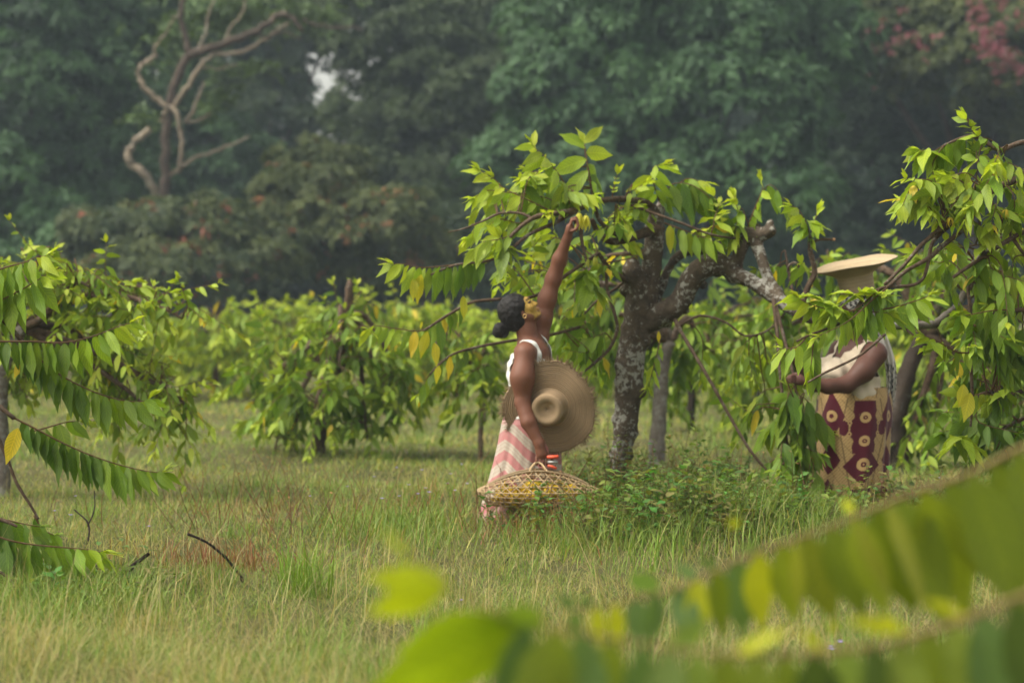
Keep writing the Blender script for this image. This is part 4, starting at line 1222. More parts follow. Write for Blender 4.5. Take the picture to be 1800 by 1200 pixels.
def head(S, C, f, u, s, side_ear, k=.02):
    """skull, face, nose, lips, ears in the head's own frame (f forward, u up, s sideways)"""
    A = np.array([f, u, s])
    L = lambda a, b, c: C + f * a + u * b + s * c
    S.ell(L(-.022, .035, 0), (.098, .088, .074), A, .02)
    S.ell(L(.032, -.028, 0), (.062, .092, .058), A, .03)
    S.cone(L(.0, -.058, .042), L(.055, -.098, .012), .026, .022, .02)
    S.cone(L(.0, -.058, -.042), L(.055, -.098, -.012), .026, .022, .02)
    S.ell(L(.070, -.103, 0), (.022, .02, .024), A, .02)
    S.cone(L(.080, .036, .028), L(.080, .036, -.028), .013, .013, .02)
    S.cone(L(.088, .012, 0), L(.108, -.030, 0), .008, .013, .012)
    for q in (-1, 1):
        S.ell(L(.094, -.034, q * .013), (.012, .010, .010), A, .008)
        S.ell(L(.062, -.026, q * .038), (.026, .024, .022), A, .02)
        S.ell(L(.082, .012, q * .032), (.012, .011, .015), A, .006)
        S.ell(L(-.004, -.006, q * .072), (.019, .031, .009), A, .006)
        S.ell(L(-.002, -.026, q * .074), (.010, .011, .008), A, .006)
    S.ell(L(.092, -.060, 0), (.014, .008, .024), A, .006)
    S.ell(L(.090, -.074, 0), (.013, .009, .021), A, .006)


def finger(S, base, dirs, lens, r0, r1, k=.003):
    p = [np.array(base, float)]
    for d, l in zip(dirs, lens): p.append(p[-1] + unit(d) * l)
    rr = np.linspace(r0, r1, len(p))
    S.chain(p, rr, k)
    return p


pw = lambda x, y, yy: W(x, y, yy)
Pr = thing("person", "woman in a white tank top and pink striped skirt reaching up to pick yellow flowers", "person", (W(905, 923, DP)[0], DP, 0))
hf = unit(np.array([.777, -.10, .63])); HF, HU, HS = rot_axes(hf, (-.63, 0, .777))
if HS[1] > 0: HS = -HS                                   # HS points toward the camera side
HC = W(917, 545, DP - .01)
B = SDF()
# legs, hips, torso
B.chain([W(918, 765, 15.93), W(900, 838, 15.95), W(868, 905, 15.98)], [.095, .062, .042], .05)
B.chain([W(935, 765, 16.07), W(950, 845, 16.06), W(948, 908, 16.05)], [.095, .062, .042], .05)
B.chain([W(866, 908, 15.98), W(880, 917, 15.95), W(898, 921, 15.93)], [.04, .034, .022], .02)
B.chain([W(946, 910, 16.05), W(962, 917, 16.03), W(980, 921, 16.01)], [.04, .034, .022], .02)
TX = unit(np.array([.93, -.36, 0])); TY = np.array([.36, .93, 0])
AX = np.array([TX, TY, UP])
B.ell(W(928, 752, DP), (.135, .135, .13), AX, .05)
TOR = []


def tor(op, *a):
    getattr(B, op)(*a); TOR.append((op, a))


tor('ell', W(929, 700, DP), (.118, .142, .15), AX, .07)
tor('ell', W(934, 648, DP), (.118, .145, .16), AX, .06)
tor('ell', W(921, 655, 16.01), (.105, .128, .16), AX, .06)
tor('cone', W(922, 618, 15.87), W(948, 596, 16.14), .058, .055, .05)
tor('ell', W(956, 660, 15.955), (.064, .066, .07), AX, .04)
tor('ell', W(968, 654, 16.06), (.068, .068, .07), AX, .04)
B.chain([W(929, 604, 16.0), W(925, 578, 16.0), W(922, 556, 16.0)], [.080, .062, .058], .05)
tor('ell', W(943, 622, 16.0), (.092, .120, .085), AX, .06)
head(B, HC, HF, HU, HS, 1)
# near arm hanging, hand round the basket's handle
B.chain([W(923, 622, 15.80), W(918, 664, 15.755), W(919, 708, 15.75)], [.068, .066, .053], .09)
B.chain([W(919, 708, 15.75), W(929, 742, 15.70), W(948, 779, 15.68)], [.056, .052, .036], .02)
B.chain([W(948, 779, 15.68), W(952, 798, 15.68)], [.036, .038], .02)
B.ell(W(952, 795, 15.68), (.035, .018, .042), np.array([unit([1, .25, .25]), unit([-.25, 1, 0]), unit([-.25, 0, 1])]), .015)
for i, (dx, l) in enumerate([(-9, .92), (-3, 1.05), (3.4, 1.05), (9.5, .95)]):
    b = W(952 + dx, 803, 15.672)
    finger(B, b, [(.05, -.35, -1), (.05, .35, -.9), (0, 1, .15), (0, .4, .8)], [.030 * l, .030 * l, .026 * l, .014 * l], .0098, .0078)
finger(B, W(963, 797, 15.69), [(.7, .15, -.7), (.25, .3, -1), (-.3, .6, -.6)], [.035, .03, .022], .0125, .009, .008)
# far arm raised to the branch
B.chain([W(948, 588, 16.15), W(953, 560, 16.16), W(962, 525, 16.16), W(973, 490, 16.15)], [.070, .064, .058, .055], .05)
B.chain([W(973, 490, 16.15), W(984, 455, 16.12), W(997, 419, 16.07)], [.055, .050, .031], .03)
B.ell(W(1001, 404, 16.05), (.020, .034, .045), np.array([unit([.9, -.3, -.2]), unit([.3, .95, 0]), unit([.22, 0, 1])]), .018)
B.cone(W(997, 419, 16.07), W(1002, 400, 16.05), .030, .028, .02)
for i, (dy, x, y, l) in enumerate([(-.030, 1004, 394, 1.0), (-.010, 1004, 391, 1.06), (.010, 1003, 391, 1.0), (.028, 1002, 394, .85)]):
    finger(B, W(x, y, 16.045 + dy), [(.25, 0, 1), (1, 0, .35), (.6, 0, -1), (-.3, 0, -1)], [.026 * l, .028 * l, .022 * l, .012 * l], .0098, .0076)
finger(B, W(1006, 406, 16.02), [(.9, -.2, .4), (.5, .1, .9), (.1, .2, 1)], [.03, .028, .02], .012, .0085, .008)
V, Fq = B.mesh(.0058)
V = relax(V, Fq, 1, .4)
rel = V - HC
a, b, c = rel @ HF, rel @ HU, rel @ HS
colr = np.tile(np.array([.155, .062, .036]), (len(V), 1))
inhead = (np.linalg.norm(rel, axis=1) < .17) & (b > -.125)
paint = inhead & (a > .030 + .018 * np.sin(b * 60)) & (b > -.105)
pnz = (.75 + .5 * (np.sin(a[paint] * 260 + 3 * np.sin(b[paint] * 170)) * np.sin(b[paint] * 210 + c[paint] * 190) > -.3))[:, None]
colr[paint] = np.array([.31, .20, .032]) * pnz * .85 + np.array([.03, .012, .007])
eye = inhead & (np.abs(np.abs(c) - .032) < .016) & (np.abs(b - .010 + .1 * np.abs(np.abs(c) - .032)) < .0065) & (a > .07)
colr[eye] = (.03, .015, .01)
brow = inhead & (np.abs(np.abs(c) - .032) < .022) & (np.abs(b - .034) < .005) & (a > .07)
colr[brow] = (.06, .035, .02)
lips = inhead & (np.abs(c) < .024) & (np.abs(b + .067) < .013) & (a > .085)
colr[lips] = (.26, .13, .05)
mb = MB(); mb.raw(V, Fq, colr); mb.build("body", M['skin'], Pr)

# hair and bun
S = SDF()
A = np.array([HF, HU, HS])
hl = lambda x, y, z: HC + HF * x + HU * y + HS * z
S.ell(hl(-.040, .044, 0), (.116, .106, .098), A, .02)
S.ell(hl(-.080, -.008, 0), (.078, .092, .088), A, .04)
S.ell(hl(-.066, -.060, .0), (.062, .062, .072), A, .03)
S.ell(W(899, 566, DP), (.055, .06, .058), None, .03)
S.chain([W(893, 572, DP), W(885, 578, DP), W(876, 584, DP - .01)], [.024, .038, .040], .015)
S.ell(W(877, 578, DP - .02), (.038, .04, .045), None, .02)
S.ell(W(884, 586, DP + .01), (.04, .04, .036), None, .02)
V, Fq = S.mesh(.006)
nv = vnormals(V, Fq)
V = V + nv * (.004 * fnoise(V, 60) + .005 * fnoise(V, 28, 4.0))[:, None]
mb = MB(); mb.raw(V, Fq, (.011, .009, .009))
for i in range(260):                                     # loose frizz round the bun and nape
    q = V[rng.integers(0, len(V))]
    if (q - HC) @ HF > -.05: continue
    d = unit(q - (HC - HF * .04)) * rng.uniform(.008, .022) + rng.normal(0, .007, 3)
    mb.tube([q, q + d * .6 + rng.normal(0, .003, 3), q + d], [.0013, .001, .0006], (.012, .01, .01), 3, caps=False)
mb.build("hair", M['hair'], Pr)
mb = MB()
ec = hl(-.002, -.045, .080)
th = np.linspace(0, 6.283 * .93, 22)
mb.tube([ec + .013 * (np.cos(q) * np.array([.9, -.1, .1]) + np.sin(q) * UP) for q in th], .0035, sides=7)
mb.build("earring", M['gold'], Pr)


def torso_shell(ops, grow, h=.0058):
    S_ = SDF()
    for op, a in ops: getattr(S_, op)(*a)
    v, f = S_.mesh(h, grow)
    return relax(v, f, 2, .5), f


def cut_shell(v, f, keepfn):
    k = keepfn(v[f].mean(1))
    f = f[k]
    u, inv = np.unique(f.ravel(), return_inverse=True)
    return v[u], inv.reshape(-1, 4)


def add_solid(o, th):
    m = o.modifiers.new("thickness", 'SOLIDIFY')
    m.thickness = th
    m.offset = 1


extra = [('ell', (W(926, 745, DP), (.150, .165, .12), AX, .06))]
V, Fq = torso_shell(TOR + extra, .007)
TC = W(931, 650, DP)


def tank(p):
    r = p - TC
    f, l, z = r @ TX, r @ TY, p[:, 2]
    body = z < W(0, 662, DP)[2] + .10 * np.clip(-f, -.1, .1)
    strap = (np.abs(l) > .084) & (np.abs(l) < .128)
    front = (f > 0) & (z < W(0, 630, DP)[2] - .8 * (np.abs(l) < .05) * .02) & (np.abs(l) < .128)
    back = (f <= 0) & (z < W(0, 606, DP)[2]) & (np.abs(l) < .128)
    return (z > W(0, 735, DP)[2]) & (body | strap | front | back)


V, Fq = cut_shell(V, Fq, tank)
wr = .004 * np.sin(V[:, 2] * 70 + V[:, 0] * 40 + 3 * np.sin(V[:, 0] * 20))
V = V + vnormals(V, Fq) * wr[:, None]
mb = MB(); mb.raw(V, Fq, (.62, .62, .58))
add_solid(mb.build("tank_top", M['cloth'], Pr), .005)

# skirt: a wrap with chevron stripes
prof = [(716, 892, 962, .15), (728, 886, 972, .165), (745, 881, 980, .172), (765, 877, 983, .18), (790, 872, 985, .185), (815, 866, 986, .19), (840, 859, 986, .20), (865, 852, 984, .21), (890, 845, 981, .22), (908, 840, 978, .225), (921, 837, 974, .23)]
m_, n_ = 110, 220
ys = np.linspace(716, 921, m_)
pr = np.array(prof)
P = np.zeros((m_, n_, 3)); Cc = np.zeros((m_, n_, 3))
th = np.arange(n_) / n_ * 2 * math.pi
for i, y in enumerate(ys):
    x0, x1, dy = [np.interp(y, pr[:, 0], pr[:, q]) for q in (1, 2, 3)]
    g = (y - 716) / 205
    fold = 1 + g * (.05 * np.sin(th * 7 + 1.0 + g * 1.2) + .04 * np.sin(th * 13 + 2 + g) + .025 * np.sin(th * 21 + g * 3))
    cx, rx = (x0 + x1) / 2, (x1 - x0) / 2
    X = (cx - CX + rx * np.cos(th) * (1 + (fold - 1) * .6)) * KP
    Y = DP + dy * np.sin(th) * fold
    z = CAMZ - (y - HY) * KP
    hem = .012 * np.sin(th * 5) + .01 * np.sin(th * 9 + 1)
    P[i] = np.stack([X, Y, np.full(n_, z) + g * hem], -1)
    sx = (np.cos(th) * rx + cx)                           # photo columns give the seam of the chevrons
    seam = 892 - 14 * g
    t_ = y - 716 - .78 * np.abs(sx - seam) * np.where(sx > seam, -1, -1) * -1
    t_ = (y - 716) - .80 * np.abs(sx - seam)
    ph = (t_ % 36) / 36
    pink = np.array([.40, .165, .16]); cream = np.array([.42, .37, .30]); deep = np.array([.40, .13, .15])
    cc = np.where((ph < .50)[:, None], pink, cream)
    cc = np.where(((ph > .12) & (ph < .24))[:, None], pink * .9 + cream * .1, cc)
    cc = np.where((np.abs(ph - .64) < .035)[:, None] | (np.abs(ph - .84) < .03)[:, None], cc * .72 + pink * .15, cc)
    pl = (np.abs(((sx - seam) % 13) - 6) < .9) | (((t_ % 9) < 1.0))
    cc = np.where(pl[:, None], cc * .86 + np.array([.05, .03, .03]), cc)
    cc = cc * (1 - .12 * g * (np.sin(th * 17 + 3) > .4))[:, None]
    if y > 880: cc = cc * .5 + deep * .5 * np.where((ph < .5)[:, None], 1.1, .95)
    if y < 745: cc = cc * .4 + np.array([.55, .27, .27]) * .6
    Cc[i] = cc
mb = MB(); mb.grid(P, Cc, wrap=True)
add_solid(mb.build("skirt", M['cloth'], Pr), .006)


# ------------------------------------------------------------------ straw hats
def hat(name, label, c, axis, r_in, r_out, h, crown_top, col, group=None, fringe=True, dish=.03, ref=(0, 0, 1), flare=0.0, wav=.012, fexp=1.3):
    """brim and crown as one revolved sheet about axis; the crown rises along +axis"""
    ax = unit(axis); u = unit(np.cross(ax, ref)); v = np.cross(ax, u)
    root = thing(name, label, "hat", c, group)
    n = 128
    th = np.arange(n) / n * 6.283
    # profile (radius, height): dent, top edge, wall, brim
    pts = [(0.001, h - dish), (crown_top * .35, h - dish), (crown_top * .52, h - dish * .55), (crown_top * .72, h), (crown_top * .95, h - .004), (crown_top * 1.04, h - .02)]
    for q in np.linspace(0, 1, 8)[1:]:
        pts.append((crown_top * 1.04 + (r_in - crown_top * 1.04) * q ** 2.4, (h - .02) * (1 - q)))
    for q in np.linspace(0, 1, 60)[1:]:
        pts.append((r_in + (r_out - r_in) * q, flare * q ** fexp - (.004 if q > .02 else 0)))
    pts = np.array(pts)
    P, Cc = [], []
    for i, (r, z) in enumerate(pts):
        q = max(0, (r - r_in) / (r_out - r_in)) if i > 12 else 0
        rr = r * (1 + .004 * rng.normal()) * (1 + q * (.022 * np.sin(th * 3 + .8) + .012 * np.sin(th * 7 + 2) + .006 * np.sin(th * 17)))
        zz = z + q * wav * (np.sin(th * 2 + .5) + .6 * np.sin(th * 5 + 2)) + .0030 * math.sin(i * 1.57) * (i > 13)
        P.append(c + u * (rr * np.cos(th))[:, None] + v * (rr * np.sin(th))[:, None] + ax * (np.ones(n) * zz)[:, None])
        ring = .78 + .28 * ((i // 2) % 2) if i > 13 else .86 + .2 * (i % 2)
        cc = np.array(col) * ring * rng.uniform(.94, 1.06) * (1 + .08 * np.sin(th * 40 + i * 2.3))[:, None] * (1 - .16 * max(0, q - .72) / .28)
        Cc.append(cc)
    mbx = MB(); mbx.grid(np.array(P)[:14], np.array(Cc)[:14], wrap=True)
    o = mbx.build("crown", M['straw'], root); add_solid(o, .006)
    mbx = MB(); mbx.grid(np.array(P)[13:], np.array(Cc)[13:], wrap=True)
    o = mbx.build("brim", M['straw'], root); add_solid(o, .004)
    if fringe:
        mbx = MB()
        for i in range(620):
            t_ = rng.uniform(0, 6.283)
            o_ = u * math.cos(t_) + v * math.sin(t_)
            k_ = int(t_ / 6.283 * n) % n
            b = P[-1][k_] - o_ * .02
            e = b + o_ * rng.uniform(.026, .062) + np.cross(ax, o_) * rng.normal(0, .018) + ax * rng.normal(0, .008)
            mbx.tube([b, (b + e) / 2 + ax * rng.normal(.001, .003), e], [.0027, .0022, .0010], np.array(col) * rng.uniform(.55, 1.2), 3, caps=False)
        mbx.build("fringe", M['straw'], root)
    return root


hat("straw_hat", "wide frayed straw sun hat with dented crown held under the picking woman's arm", W(966, 716, 15.80), (-.20, -1, -.14), .130, .322, .12, .108, (.31, .22, .132), ref=(0, .1, 1), wav=.013)

# ------------------------------------------------------------------ the basket and what it holds
BC = W(946, 862, 15.62)
BK = 15.62 / FPX
bas = thing("basket", "large openwork cane basket with yellow flowers hanging from the picking woman's hand", "basket", BC + np.array([0, 0, -.12]))
RX, RY = 108 * BK, .27


def bsurf(th, v):
    """th round the basket, v from -1 (bottom) to 1 (the gathered mouth)"""
    v = np.asarray(v, float)
    prof_ = np.where(v < 0, (1 - np.abs(v) ** 2.6) ** .5, 1 - .38 * v ** 1.5)
    px_ = np.where(v < 0, (1 - .30 * np.abs(v) ** 2.0), 1 - .16 * v ** 2)
    x = RX * px_ * np.cos(th)
    y = RY * np.where(v < 0, .22 + .78 * prof_, prof_ * (1 - .45 * np.clip(v, 0, 1))) * np.sin(th)
    arch = np.cos(th) ** 2
    z = np.where(v < 0, .105 * v, v * (.030 + .105 * (1 - arch ** 1.0)))
    return np.stack([x, y, z], -1) + BC


mb = MB()
CANE = np.array([.40, .285, .155])
for v in (-.95, -.62, -.3, .0, .3, .6, .85):
    th = np.linspace(0, 6.283, 73)
    mb.tube(bsurf(th, np.full(73, v)), .0042, CANE * rng.uniform(.85, 1.1), 5, caps=False)
for sgn in (-1, 1):
    for i in range(34):
        t0 = i / 34 * 6.283
        v = np.linspace(-.98, 1, 26)
        mb.tube(bsurf(t0 + sgn * (v + 1) * .36, v), .0034, CANE * rng.uniform(.75, 1.1), 5, caps=False)
th = np.linspace(0, 6.283, 40)
mb.raw(bsurf(th, np.full(40, -.98)), [np.array([[0, i, i + 1] for i in range(1, 38)])], CANE * .6)
mb.build("weave", M['cane'], bas)
mb = MB()
th = np.linspace(0, 6.283, 97)
mb.tube(bsurf(th, np.ones(97)) + np.array([0, 0, .004]), .0085, CANE * .62, 7, caps=False)
mb.build("rim", M['cane'], bas)
for sg in (-1, 1):
    hp = []
    for q in np.linspace(0, 1, 9):
        e = bsurf(np.array([math.pi / 2 * sg + (q - .5) * -.36 * sg]), np.array([1.0]))[0]
        top_ = math.sin(q * math.pi)
        hp.append(np.array([e[0], e[1] * (1 - top_ * .82) + 15.69 * top_ * .82, e[2] + .055 * top_]))
    hm = MB(); hm.tube(smooth_path(hp, 3), .0075, CANE * .9, 7); hm.build("handle", M['cane'], bas)
fl_src = None
for i in range(54):
    th_ = rng.uniform(0, 6.283); rr = math.sqrt(rng.uniform(0, 1)) * .86
    p = BC + np.array([RX * .84 * rr * math.cos(th_), RY * .80 * rr * math.sin(th_), -.075 + .075 * (1 - rr) * rng.uniform(.2, 1.2) + rng.uniform(0, .05)])
    if fl_src is None:
        mb = MB(); ylang_flower(mb, np.array([0, 0, .035]), .085, (.50, .34, .02), 7, 1.3)
        o = mb.build("cut_flower", M['petal'])
        fl_src = o
    else:
        o = fl_src.copy(); COL.objects.link(o)
    o.location = p
    o.rotation_euler = (rng.normal(0, 1.0), rng.normal(0, 1.0), rng.uniform(0, 6.28))
    tag(o, "limp yellow flower lying in the heap inside the cane basket", "flower", "picked yellow flowers in the basket")

# small orange red tool held beside the handle
ht = thing("hand_tool", "small tool with orange red bands in the hand holding the basket", "tool", W(972, 810, 15.66))
mb = MB()
mb.tube(smooth_path([W(962, 803, 15.66), W(972, 803, 15.65), W(981, 802, 15.66)], 4), [.012, .0135, .012], sides=10); mb.build("upper_grip", M['red'], ht)
mb = MB()
mb.tube(smooth_path([W(963, 812, 15.66), W(972, 812, 15.65), W(980, 812, 15.66)], 4), [.010, .011, .010], sides=10); mb.build("blade", M['metal'], ht)
mb = MB()
mb.tube(smooth_path([W(963, 818, 15.66), W(971, 820, 15.65), W(978, 823, 15.66)], 4), [.009, .011, .009], sides=10); mb.build("lower_grip", M['red'], ht)

# ------------------------------------------------------------------ the woman in the straw hat
DW = 16.9
KW = DW / FPX
P2n = thing("person", "woman in a beige blouse and maroon patterned wrap stripping leaves with her face hidden", "person", (W(1497, 903, DW)[0], DW, 0))
B = SDF()
TX = unit(np.array([-.90, -.42, 0])); TY = np.array([-.42, .90, 0])
AX = np.array([TX, TY, UP])
TOR = []
B.chain([W(1475, 780, DW - .08), W(1472, 840, DW - .08), W(1474, 885, DW - .08)], [.11, .075, .05], .05)
B.chain([W(1520, 780, DW + .06), W(1520, 840, DW + .06), W(1520, 885, DW + .06)], [.11, .075, .05], .05)
B.chain([W(1474, 888, DW - .08), W(1455, 897, DW - .12)], [.045, .03], .02)
B.chain([W(1520, 888, DW + .06), W(1500, 897, DW + .02)], [.045, .03], .02)
B.ell(W(1497, 730, DW), (.22, .25, .2), AX, .06)
tor('ell', W(1500, 690, DW), (.18, .215, .16), AX, .07)
tor('ell', W(1500, 648, DW), (.15, .20, .19), AX, .07)
tor('cone', W(1535, 618, DW - .14), W(1478, 612, DW + .20), .068, .062, .06)
tor('ell', W(1468, 655, DW - .12), (.092, .092, .09), AX, .05)
tor('ell', W(1455, 652, DW + .06), (.092, .092, .09), AX, .05)
B.chain([W(1508, 605, DW), W(1504, 575, DW), W(1502, 558, DW)], [.075, .06, .058], .04)
HF, HU, HS = rot_axes(np.array([-.93, -.25, -.12]), (0, 0, 1))
HC = W(1498, 545, DW)
head(B, HC, HF, HU, HS, 1)
B.chain([W(1541, 622, DW - .17), W(1518, 652, DW - .24), W(1488, 676, DW - .29)], [.080, .074, .060], .05)
B.chain([W(1488, 676, DW - .29), W(1455, 679, DW - .36), W(1417, 671, DW - .42)], [.060, .052, .036], .03)
B.ell(W(1405, 668, DW - .44), (.045, .022, .038), np.array([unit([1, .1, -.1]), [0, 1, 0], unit([.1, 0, 1])]), .02)
for i, (dz, l) in enumerate([(.024, .9), (.008, 1.05), (-.008, 1.0), (-.023, .85)]):
    finger(B, W(1397, 666, DW - .455) + UP * dz, [(-1, -.3, .05), (-.6, .5, -.1), (.2, 1, -.1), (.8, .4, 0)], [.028 * l, .026 * l, .022 * l, .014 * l], .0105, .008)
finger(B, W(1408, 661, DW - .43), [(-.8, .1, .6), (-.9, .4, -.1), (-.4, .8, -.4)], [.03, .028, .022], .0125, .0095, .008)
B.chain([W(1474, 618, DW + .22), W(1452, 655, DW + .2), W(1435, 676, DW + .1)], [.072, .062, .052], .05)
B.chain([W(1435, 676, DW + .1), W(1416, 662, DW), W(1402, 640, DW - .1)], [.05, .044, .033], .03)
B.ell(W(1398, 632, DW - .13), (.03, .03, .04), None, .02)
for dz in (.022, .007, -.008, -.021):
    finger(B, W(1396, 628, DW - .15) + UP * dz, [(-1, -.2, .3), (-.5, .6, 0), (.3, 1, 0)], [.028, .026, .02], .0105, .008)
finger(B, W(1400, 624, DW - .14), [(-.5, 0, 1), (-.7, .3, .4)], [.03, .025], .012, .009, .008)
V, Fq = B.mesh(.0064)
V = relax(V, Fq, 1, .4)
rel = V - HC
a, b, c = rel @ HF, rel @ HU, rel @ HS
colr = np.tile(np.array([.095, .040, .028]), (len(V), 1))
ey = (np.abs(np.abs(c) - .032) < .016) & (np.abs(b - .010) < .007) & (a > .07) & (np.linalg.norm(rel, axis=1) < .17)
colr[ey] = (.02, .012, .01)
mb = MB(); mb.raw(V, Fq, colr); mb.build("body", M['skin'], P2n)
V, Fq = torso_shell(TOR + [('ell', (W(1497, 728, DW), (.215, .245, .16), AX, .06))], .010, .0065)
TC = W(1500, 648, DW)


def blouse(p):
    r = p - TC
    f, l, z = r @ TX, r @ TY, p[:, 2]
    top_ = W(0, 612, DW)[2]
    neck = (f > -.02) & (z > top_ - .12 + 1.1 * np.abs(l - .0)) & (np.abs(l) < .13)
    arm = (np.abs(l) > .165) & (z > W(0, 662, DW)[2])
    col_ = (np.abs(l) < .075) & (z > top_ + .01)
    return (z > W(0, 700, DW)[2]) & ~neck & ~arm & ~col_


V, Fq = cut_shell(V, Fq, blouse)
V = V + vnormals(V, Fq) * (.006 * np.sin(V[:, 2] * 55 + V[:, 0] * 25 + 2 * np.sin(V[:, 0] * 18)) + .004 * np.sin(V[:, 0] * 70 + V[:, 2] * 20))[:, None]
mb = MB(); mb.raw(V, Fq, (.56, .47, .36))
add_solid(mb.build("blouse", M['cloth'], P2n), .006)
# hair under the head cloth, and the red bracelet
S = SDF(); A = np.array([HF, HU, HS])
S.ell(HC + HF * -.03 + HU * .035, (.108, .10, .09), A, .02)
S.ell(HC + HF * -.07 + HU * -.03, (.07, .08, .08), A, .03)
V, Fq = S.mesh(.007)
mb = MB()
ck = np.array([.55, .53, .5]) * (np.sin(V[:, 0] * 150 + 4 * np.sin(V[:, 2] * 60)) * np.sin(V[:, 2] * 130 + 3 * np.sin(V[:, 1] * 50)) > 0)[:, None] + np.array([.03, .025, .025])
mb.raw(V, Fq, ck); mb.build("head_cloth", M['cloth'], P2n)
mb = MB()
bc_ = W(1428, 669, DW - .40)
th = np.linspace(0, 6.283, 25)
ax_ = unit(W(1417, 671, DW - .42) - W(1455, 679, DW - .36)); u_ = unit(np.cross(ax_, UP)); v_ = np.cross(ax_, u_)
mb.tube([bc_ + .044 * (np.cos(q) * u_ + np.sin(q) * v_) for q in th], .006, sides=6, caps=False)
mb.build("bracelet", M['red'], P2n)
# scarf hanging down the back: a folded strip of cloth
path = smooth_path([W(1528, 520, DW + .0), W(1540, 560, DW + .02), W(1556, 600, DW - .04), W(1566, 640, DW - .05), W(1567, 680, DW - .04), W(1562, 722, DW - .03)], 12)
nS = 40
P, Cc = [], []
for i, q in enumerate(path):
    g = i / (len(path) - 1)
    wd = np.interp(g, [0, .3, .55, .85, 1], [.05, .07, .085, .07, .03])
    s_ = np.linspace(-1, 1, nS)
    P.append(q + np.stack([s_ * wd * .55, .02 * np.sin(s_ * 7 + g * 3) + s_ * wd * .7, -.01 * np.cos(s_ * 5)], -1))
    z = q[2]
    pat = (np.sin(s_ * 9 + 3 * np.sin(z * 70)) * np.sin(z * 150 + 4 * s_ + 2 * np.sin(s_ * 8)) > -.05)
    white = (g > .36) & (g < .60) | (s_ > 2)
    Cc.append(np.where((pat | white)[:, None], np.array([.52, .49, .45]), np.array([.03, .025, .03])))
mb = MB(); mb.grid(np.array(P), np.array(Cc))
add_solid(mb.build("scarf", M['cloth'], P2n), .006)

# wrap skirt with the maroon and tan pattern
prof = [(680, 1440, 1562, .20), (700, 1436, 1566, .235), (730, 1434, 1566, .25), (770, 1434, 1562, .25), (810, 1432, 1560, .245), (850, 1428, 1557, .24), (893, 1424, 1554, .24)]
pr = np.array(prof)
m_, n_ = 260, 420
ys = np.linspace(680, 893, m_)
th = np.arange(n_) / n_ * 2 * math.pi
P = np.zeros((m_, n_, 3)); Cc = np.zeros((m_, n_, 3))
TAN, MAR = np.array([.43, .285, .125]), np.array([.085, .012, .022])


def wrap_col(sx, y):
    """sx, y in photo pixels on the cloth: the motif repeats every 78 x 138 px"""
    sx = 1510 + (sx - 1510) * .85; y = 731 + (y - 731) * .9
    u = ((sx - 1510 + 54) % 108) - 54
    v = (y - 731 + 30) % 138 - 30
    w_ = 54 - np.abs(u)
    c = np.tile(TAN, (len(sx), 1))
    hatch = (np.abs(((u + v) % 6) - 3) < .7) | (np.abs(((u - v) % 21) - 11) < .9)
    c[hatch] = TAN * .58
    c[np.abs(np.abs(u) - 40 + .25 * np.abs(v - 20)) < 1.3] = TAN * .42
    mar = (np.abs(u) < 23 - .14 * np.abs(v - 18)) & (v > -26) & (v < 56) & ~((np.hypot(np.abs(u) - 24, v + 3) < 7) | (np.hypot(np.abs(u) - 24, v - 37) < 7))
    mar |= (np.abs(u) / 32 + np.abs(v - 75) / 32 < 1)
    mar |= (np.abs(np.abs(u) - 33) < 8) & (np.abs(v - 16) < 12 - .45 * np.abs(np.abs(u) - 33))
    mar |= (w_ / 22 + np.abs(v + 2) / 40 < 1) | (w_ / 18 + np.abs(v - 66) / 24 < 1) | (w_ / 22 + np.abs(v - 108 - 28) / 40 < 1)
    c[mar] = MAR
    rr = np.hypot(w_, v + 2)
    c[rr < 9] = TAN * 1.05
    c[rr < 3.6] = MAR
    for (vx, r) in [(0, 8.5), (37, 8.5), (74, 10)]:
        rr = np.hypot(u, v - vx)
        c[rr < r] = TAN * 1.05
        c[rr < r * .42] = MAR
        c[rr < r * .16] = TAN
    for sg in (-1, 1):
        for vx in (8, 25):
            rr = np.hypot(np.abs(u) - 24, v - vx)
            c[rr < 3.6] = TAN; c[rr < 1.3] = MAR
    return c


for i, y in enumerate(ys):
    x0, x1, dy = [np.interp(y, pr[:, 0], pr[:, q]) for q in (1, 2, 3)]
    g = (y - 680) / 213
    fold = 1 + (.016 + .035 * g) * np.sin(th * 5 + 1.4 + .8 * g) + (.012 + .024 * g) * np.sin(th * 11 + 2 + 2 * g) + .012 * g * np.sin(th * 19 + 3 * g)
    cx, rx = (x0 + x1) / 2, (x1 - x0) / 2
    P[i] = np.stack([(cx - CX + rx * np.cos(th) * fold) * KW, DW + dy * np.sin(th) * fold, np.full(n_, CAMZ - (y - HY) * KW) + .012 * g * np.sin(th * 4)], -1)
    arc = 1497 + rx * 1.05 * ((th - 1.5 * math.pi + math.pi) % (2 * math.pi) - math.pi)
    Cc[i] = wrap_col(arc, np.full(n_, y))
mb = MB(); mb.grid(P, Cc, wrap=True)
add_solid(mb.build("wrap_skirt", M['cloth'], P2n), .007)

# her hat: an upturned straw hat balanced on the head cloth, crown down
hat("straw_hat", "pale straw hat with an upturned brim on the head of the leaf stripping woman", W(1503, 487, DW), (.20, .10, -1), .135, .33, .12, .125, (.44, .345, .225), fringe=False, dish=.01, ref=(0, 1, 0), flare=-.095, fexp=.6, wav=.006)
# ------------------------------------------------------------------ meadow grass
STRAW, GREEN, PALE, RUST = np.array([.34, .295, .105]), np.array([.125, .200, .034]), np.array([.215, .255, .065]), np.array([.20, .095, .04])


